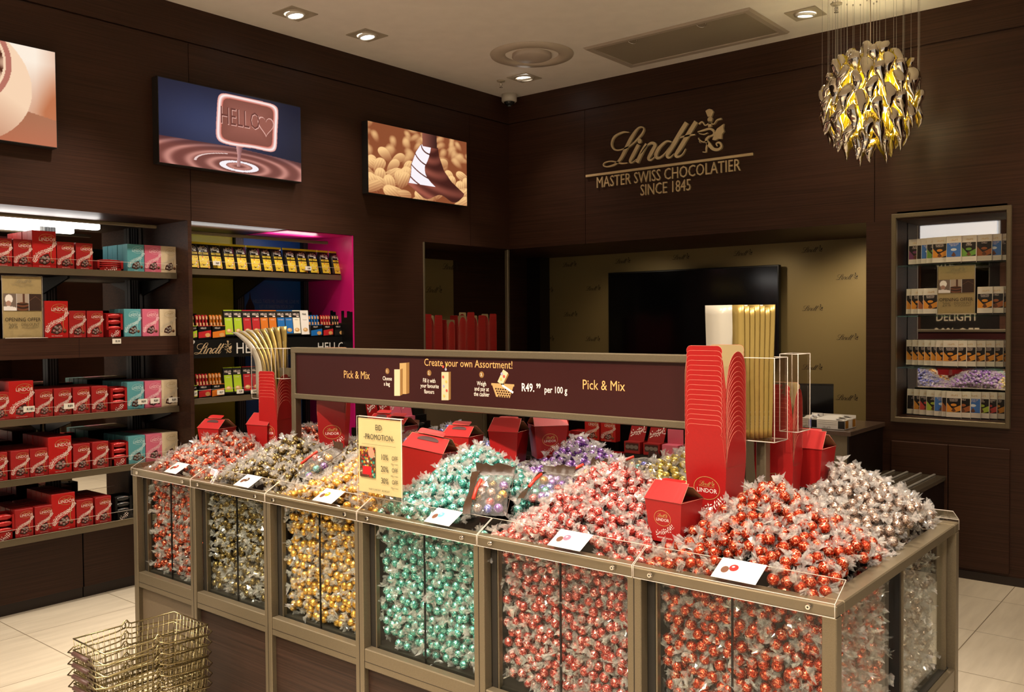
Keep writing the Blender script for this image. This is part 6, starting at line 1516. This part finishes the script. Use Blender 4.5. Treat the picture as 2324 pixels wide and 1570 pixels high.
putR('flat', 1372, 4.84, .623, 'low red sachet tray on the front edge of the low table, behind the purple truffles')
for px, w in ((1434, 'nearer the sachet tray'), (1478, 'next to the pink box')):
    p = at(px, 990, 'y', 4.86); header = MB().box(-.058, .058, 0, .10, 0, .075, 0, .001).build('header_display', M_RED, None, (float(p[0]), 4.86, .70), (0, 0, 0)); tag(header, f'red header display box on the low table {w}', 'display box')
    MB().add([(-.058, .05, .075), (.058, .05, .075), (.058, .09, .165), (-.058, .09, .165), (-.058, .053, .075), (.058, .053, .075), (.058, .093, .165), (-.058, .093, .165)], [(0, 1, 2, 3), (7, 6, 5, 4), (0, 3, 7, 4), (1, 5, 6, 2), (3, 2, 6, 7)]).build('header_card', M_RED, header)
    q = MB(); sprig(q, [(-.045, .12), (0, .13), (.045, .15)], .026, 9, lambda a, c: (a, .0485 + .04 * (c - .075) / .09, c), 0); q.build('printed_front', M_WPR, header)
    q = MB(); q.flat(rect2(-.048, .048, .02, .066), lambda a, c: (a, -.0006, c), 0)
    for a in (-.03, 0, .03): q.flat(disc2(a, .042, .017, .013, 10), lambda u, c: (u, -.001, c), 1)
    q.build('window', [MATS['window_dark'], MATS['window_grey']], header)
p = at(1520, 995, 'y', 4.86); o = MB().box(-.055, .055, 0, .10, 0, .075, 0, .001).build('header_display', M_PINKC, None, (float(p[0]), 4.86, .70)); tag(o, 'pink header display box at the end of the low table', 'display box')
MB().box(-.055, .055, .07, .074, .075, .165).build('header_card', M_PINKC, o)
MB().box(-.19, .19, 0, .12, 0, .076).build('display_step', M_DARK, None, (float(at(1478, 990, 'y', 4.86)[0]), 4.855, .6225)); tag(bpy.data.objects['display_step'], 'dark riser carrying the red and pink header boxes on the low table', 'riser')
p = at(1300, 992, 'y', 4.84); o = MB().box(-.11, .11, 0, .10, 0, .105, 0, .001).build('chocolate_box', mat('amber_card', (0.55, 0.26, 0.03), .35), None, (float(p[0]), 4.84, .623)); tag(o, 'amber yellow chocolate box on the low table behind the purple truffles', 'box')
q = MB(); q.flat(disc2(0, .06, .05, .03, 16), lambda a, c: (a, -.0006, c), 0); q.build('printed_front', [mat('amber_light', (0.75, .5, .12), .4)], o)

# goods on the counter
def bar_caddy(px0, px1, y, acc, label):
    p0, p1 = at(px0, 972, 'y', y), at(px1, 972, 'y', y); w = float(p1[0] - p0[0]); h = .055
    t = thing('bar_caddy', label, 'tray', (float(p0[0] + p1[0]) / 2, y, .9005))
    b = MB(); d = .19
    b.box(-w / 2, w / 2, 0, .002, 0, h).box(-w / 2, w / 2, d - .002, d, 0, h * 1.3).box(-w / 2, -w / 2 + .002, 0, d, 0, h).box(w / 2 - .002, w / 2, 0, d, 0, h).box(-w / 2, w / 2, 0, d, 0, .002); b.build('box', mat('caddy_white', (0.72, .69, .64), .4), t)
    q = MB(); f = lambda a, c: (a, -.0006, c); q.flat(rect2(w * .30, w * .5, .006, h - .004), f, 0); q.flat(rect2(-w * .5, -w * .34, .006, h - .004), f, 1); q.flat(logo_at(.05, -.01, .012), f, 3); q.flat(rect2(-w * .30, w * .28, h * .5, h * .54), f, 3); q.flat(rect2(-w * .30, w * .28, h * .7, h * .74), f, 3); q.flat(rect2(-w * .30, w * .28, h * .9, h * .94), f, 3)
    q.flat(rect2(.01, .06, .006, h - .004), lambda a, c: (w / 2 + .0006, a, c), 2); q.flat(rect2(.13, .18, .006, h - .004), lambda a, c: (w / 2 + .0006, a, c), 2); q.build('printed_front', [acc, M_BLACK, mat('caddy_amber', (0.38, 0.16, 0.01), .4), mat('caddy_grey', (0.3, .28, .25), .5)], t)
    for k in range(4):
        b = MB(); zz = h - .012 + .008 * (k % 2); y0 = .012 + k * .043; n = 8; V = []
        for i in range(n):
            u = -w * .46 + w * .92 * i / (n - 1); bl = .012 * math.sin(PI * i / (n - 1)) ** .6
            V += [(u, y0, zz), (u, y0 + .018, zz + .006 + bl), (u, y0 + .04, zz + .002)]
        b.add(V, [(3 * i + a, 3 * i + a + 1, 3 * i + a + 4, 3 * i + a + 3) for i in range(n - 1) for a in (0, 1)], 0, True); b.flat(rect2(w * .2, w * .42, y0 + .004, y0 + .016), lambda a, c: (a, c, zz + .018), 1)
        b.build('wrapped_bar', [mat('white_film', (0.78, .75, .70), .3), acc], t)
bar_caddy(1815, 1841, 5.21, mat('caddy_blue', (0.01, 0.04, 0.40), .4), 'white caddy of wrapped bars with blue panel on the cash counter')
bar_caddy(1842, 1917, 5.20, mat('caddy_dark', (0.02, 0.018, 0.015), .4), 'white caddy of wrapped bars with black and amber panels at the counter end')
t = thing('cash_register', 'black touch-screen cash register behind the bar caddies on the counter', 'register', (-2.20, 5.56, .9005), math.radians(200))
MB().box(-.14, .14, -.02, .16, 0, .05, 0, .006).build('base', M_BLACK, t)
b = MB(); b.prism([(-.03, .05), (.11, .05), (.17, .235), (.14, .245)], lambda u, w, s: (s, u, w), -.17, .17); b.build('screen', mat('screen_back', (0.010, 0.010, 0.011), .3), t)
MB().box(-.05, .05, -.10, -.03, .0, .10, 0, .008).build('printer', mat('printer_grey', (0.10, .09, .08), .5), t)
t = thing('poster_box', 'dark brown carton standing between television and counter behind the gold bags', 'box', (-2.62, 5.6, .9005)); MB().box(-.06, .06, 0, .12, 0, .43, 0, .002).build('body', mat('brown_carton', (0.035, .018, .013), .4), t)
# television
t = thing('television', 'large black flat television on the gold papered wall', 'television', (-3.46, 6.78, 1.36))
p0, p1 = at(1380, 620, 'y', 6.76), at(1768, 599, 'y', 6.76); pb_ = at(1780, 780, 'y', 6.76)
zt_, zb_ = float((p0[2] + p1[2]) / 2), float(p0[2]) - .74; w = float(p1[0] - p0[0]); t.location = (float(p0[0] + p1[0]) / 2, 6.78, zb_)
MB().box(-w / 2, w / 2, -.02, .02, 0, zt_ - zb_, 0, .003).build('bezel', M_BLACK, t)
MB().box(-w / 2 + .012, w / 2 - .012, -.0205, -.0195, .018, zt_ - zb_ - .012).build('screen', mat('tv_screen', (0.0022, 0.0022, 0.003), .12), t); MB().box(-.2, .2, .02, .069, .2, .5).build('wall_mount', M_BLACK, t)
# packing bench
t = thing('packing_bench', 'low packing bench with four metal slide strips between counter and cupboard', 'bench', (-1.595, 5.40, 0))
MB().box(-.178, .175, -.35, .372, .575, .60, 0, .002).build('bench_top', mat('bench_top', (0.075, .062, .042), .15, noise=.1, nscale=200), t); MB().box(-.165, .165, -.325, .37, 0, .575).build('body', M_DARK, t); MB().box(-.165, .165, -.332, -.325, 0, .575).build('front_panel', M_CGREY, t)
for k in range(4): MB().box(-.128 + k * .078, -.115 + k * .078, -.353, .36, .60, .609, 0, .002).build('slide_strip', mat('strip_grey', (0.42, .40, .36), .35, .3), t)

# ------------------------------------------------------------------ chandelier of silvered glass drops
t = thing('chandelier', 'round chandelier of twisted silver and gold glass drops hung on fine wires', 'chandelier', (0, 0, 0))
CC = Vector(at(1975, 230, 'y', 5.20).tolist()); t.location = (CC.x, CC.y, HC)
CZ = CC.z - HC; CR = 0.255
M_SILV = mat('silvered_glass', (0.78, .72, .60), .06, 1.0); M_AMB = bpy.data.materials.new('amber_glass'); M_AMB.use_nodes = True
nt = M_AMB.node_tree; nt.nodes.clear(); o_ = nt.nodes.new('ShaderNodeOutputMaterial'); a_ = nt.nodes.new('ShaderNodeBsdfTranslucent'); a_.inputs[0].default_value = (1.0, .86, .14, 1); g_ = nt.nodes.new('ShaderNodeBsdfGlossy'); g_.inputs[0].default_value = (1, .80, .30, 1); g_.inputs['Roughness'].default_value = .08; x_ = nt.nodes.new('ShaderNodeMixShader'); x_.inputs[0].default_value = .40
nt.links.new(a_.outputs[0], x_.inputs[1]); nt.links.new(g_.outputs[0], x_.inputs[2]); nt.links.new(x_.outputs[0], o_.inputs[0])
def drop_mesh(seed):
    r = np.random.default_rng(seed); N, K = 14, 12; L = .105; V = []; F = []; mi = []
    for j in range(K + 1):
        s = j / K; rad = .034 * (math.sin(PI * min(1, .06 + s * .94)) ** .5) * (1 - .22 * s) + .0012; z = (.5 - s) * L - (.03 * max(0, s - .85) * 6); tw = (s - .4) * 1.3
        fl = .8 if s < .7 else max(.4, .8 - 1.3 * (s - .7)); cx, cy = .007 * math.sin(s * 5 + seed), .012 * math.cos(s * 3.4 + seed)
        for i in range(N):
            a = 2 * PI * i / N; x, y = rad * math.cos(a), rad * fl * math.sin(a); V.append((x * math.cos(tw) - y * math.sin(tw) + cx, x * math.sin(tw) + y * math.cos(tw) + cy, z))
    for j in range(K):
        for i in range(N):
            F.append((j * N + i, (j + 1) * N + i, (j + 1) * N + (i + 1) % N, j * N + (i + 1) % N)); mi.append(0 if (i + j // 5) % N < N * .62 else 1)
    F += [tuple(range(N)), tuple(range(K * N, K * N + N))[::-1]]; mi += [0, 1]
    me = bpy.data.meshes.new('glass_drop'); me.from_pydata(V, [], F); me.materials.append(M_SILV); me.materials.append(M_AMB); me.polygons.foreach_set('material_index', mi); me.polygons.foreach_set('use_smooth', [True] * len(F)); me.update(); return me
DM = [drop_mesh(s) for s in range(5)]
pts = []
N_ = 100
for k in range(N_):
    zz = 1 - 2 * (k + .5) / N_; rr = math.sqrt(1 - zz * zz); a = k * 2.399963
    pts.append((rr * math.cos(a), rr * math.sin(a), zz))
for k, (a, c, z) in enumerate(pts):
    o = bpy.data.objects.new('glass_drop', DM[k % 5]); COL.objects.link(o); o.parent = t
    R_ = CR * (0.97 + .03 * math.sin(k * 7)); o.location = (a * R_, c * R_, CZ + z * R_ * 1.08); o.rotation_euler = (c * -.18, a * .18, math.atan2(c, a) - 1.57 + .5 * math.sin(k * 3.1)); s = 1.08 + .12 * math.sin(k * 1.7); o.scale = (s, s, s)
b = MB()
for k in range(60):
    zz = 1 - 2 * (k + .5) / 60; rr = math.sqrt(1 - zz * zz); a = k * 2.399963 + 1; s = CR * .66
    ang_ = k * 1.3; c_ = Vector((rr * math.cos(a) * s, rr * math.sin(a) * s, CZ + zz * s))
    V = []
    for j in range(5):
        for i in range(7):
            q = 2 * PI * i / 7; rad = .022 * math.sin(PI * (j + .3) / 4.6); x, y, z = rad * math.cos(q), .5 * rad * math.sin(q), (j - 2) * .024
            V.append((c_.x + x * math.cos(ang_) - y * math.sin(ang_), c_.y + x * math.sin(ang_) + y * math.cos(ang_), c_.z + z))
    b.add(V, [(j * 7 + i, j * 7 + (i + 1) % 7, (j + 1) * 7 + (i + 1) % 7, (j + 1) * 7 + i) for j in range(4) for i in range(7)], 0, True)
ag = b.build('amber_drops', M_AMB, t); ag['kind'] = 'stuff'
b = MB(); r = random.Random(8)
for k in range(44):
    a = k * 2 * PI / 44 + r.uniform(-.05, .05); rad = CR * r.choice([1.0, .97, .9, .72]); x, y = rad * math.cos(a), rad * math.sin(a); zt = CZ + math.sqrt(max(0, CR * CR - rad * rad)) * .9 + .02
    if k < 36:
        w_ = MB().box(x - .0006, x + .0006, y - .0006, y + .0006, zt, -.002).box(x - .003, x + .003, y - .003, y + .003, -.010, -.0005); w_.build('suspension_wire', mat('wire_clear', (0.45, .42, .38), .3, alpha=.55), t)
MB().tube([(0, 0, CZ), (0, 0, -.002)], .003, 6).build('suspension_cable', mat('cable_pale', (0.5, .42, .34), .4), t)
bl = MB()
for k in range(6):
    a = k * PI / 3; bl.lathe([(.001, -.018), (.012, -.010), (.015, 0), (.012, .010), (.001, .018)], 10, (.075 * math.cos(a), .075 * math.sin(a), CZ + (.06 if k % 2 else -.06)))
bl.build('bulb_cluster', mat('bulb_glow', (1, 1, 1), .4, emit=(1.0, .80, .40), estr=40), t)
for s in (-.09, .09):
    pl = bpy.data.lights.new('chandelier_lamp', 'POINT'); pl.energy = 20; pl.color = (1.0, .84, .45); pl.shadow_soft_size = .10; po_ = bpy.data.objects.new('chandelier_lamp', pl); COL.objects.link(po_); po_.location = (CC.x, CC.y, CC.z + s)

# ------------------------------------------------------------------ stack of brass wire shopping baskets
def basket_proto():
    H, tx, ty, bx, by = .195, .122, .197, .105, .178
    o = MB(); R = .0018
    rim = []
    for s in (1, -1):
        for y, bump in ((-ty, 0), (-.022, 0), (-.012, .004), (-.004, .016), (.004, .016), (.012, .004), (.022, 0), (ty, 0)):
            rim.append((s * tx, y * s, H + bump))
    o.tube(rim, .0028, 6, 0, True); o.tube([(-bx, -by, 0), (bx, -by, 0), (bx, by, 0), (-bx, by, 0)], .0024, 5, 0, True)
    for z in (.055, .115): 
        k = z / H; x, y = bx + (tx - bx) * k, by + (ty - by) * k; o.tube([(-x, -y, z), (x, -y, z), (x, y, z), (-x, y, z)], .0018, 4, 0, True)
    root = o.build('shopping_basket', M_BRASS); tag(root, 'x', 'basket', 'stacked brass wire shopping baskets')
    w = MB()
    for k in range(19):
        u = -1 + 2 * k / 18
        for s in (-1, 1): w.tube([(s * bx, u * by, 0), (s * tx, u * ty, H)], .0013, 4)
    for k in range(11):
        u = -1 + 2 * k / 10
        for s in (-1, 1): w.tube([(u * bx, s * by, 0), (u * tx, s * ty, H)], .0013, 4)
    for k in range(19): w.tube([(-bx, -by + 2 * by * k / 18, 0), (bx, -by + 2 * by * k / 18, 0)], .0013, 4)
    w.build('wire_mesh', M_BRASS, root)
    for s, c in ((-1, 'front'), (1, 'back')):              # folded carrying handles
        h = MB(); P = [(tx + .004, 0, H - .012), (tx + .010, s * .03, H - .022), (tx + .012, s * ty * .98, H - .035), (tx * .85, s * (ty + .028), H - .038), (tx * .45, s * (ty + .030), H - .030)]
        Q = [(-x, y, z) for x, y, z in P][::-1]
        h.tube(P + Q, .0028, 6); g = h.build('handle', M_BRASS, root)
        for sx in (-1, 1):
            lp = MB(); lp.tube([(sx * (tx + .004) + .0, s * .006 + .008 * math.cos(a), H - .004 + .012 * math.sin(a)) for a in np.linspace(0, 2 * PI, 9)], .002, 5); lp.build('hinge_loop', M_BRASS, g)
        if s < 0: MB().tube([(-tx * .45, s * (ty + .030), H - .030), (tx * .45, s * (ty + .030), H - .030)], .0085, 10).build('grip', mat('grip_brown', (0.09, .045, .035), .45), g)
    pl_ = MB(); n = 24
    pl_.add([(.001, -(by + (ty - by) * .6) - .004, 0)] , [])
    e = [(.032 * math.cos(2 * PI * k / n), -(by + (ty - by) * (.62 + .21 * math.sin(2 * PI * k / n))) - .004, H * (.62 + .21 * math.sin(2 * PI * k / n))) for k in range(n)]
    pl_.v = []; pl_.add(e, [tuple(range(n))]); pl_.add([(x, y + .002, z) for x, y, z in e], [tuple(range(n))[::-1]]); pl_.build('badge_plate', mat('badge_bronze', (0.20, .13, .09), .35, .4), root)
    return root
bp_ = basket_proto()
NB = 6; STEP = .041
for k in range(NB):
    z = .40 - .195 - STEP * k
    o = bp_ if k == 0 else dup(bp_)
    o.location = (-3.185 + random.uniform(-.003, .003), 1.67, max(z, .0035)); o.rotation_euler = (0, 0, math.radians(random.uniform(-.8, .8)))
    o['label'] = ['topmost brass wire basket of the stack beside the counter', 'second brass wire basket from the top of the stack', 'third brass wire basket from the top of the stack', 'fourth brass wire basket from the top of the stack', 'fifth brass wire basket from the top, above the lowest', 'lowest brass wire basket of the stack, on the floor tiles'][k]
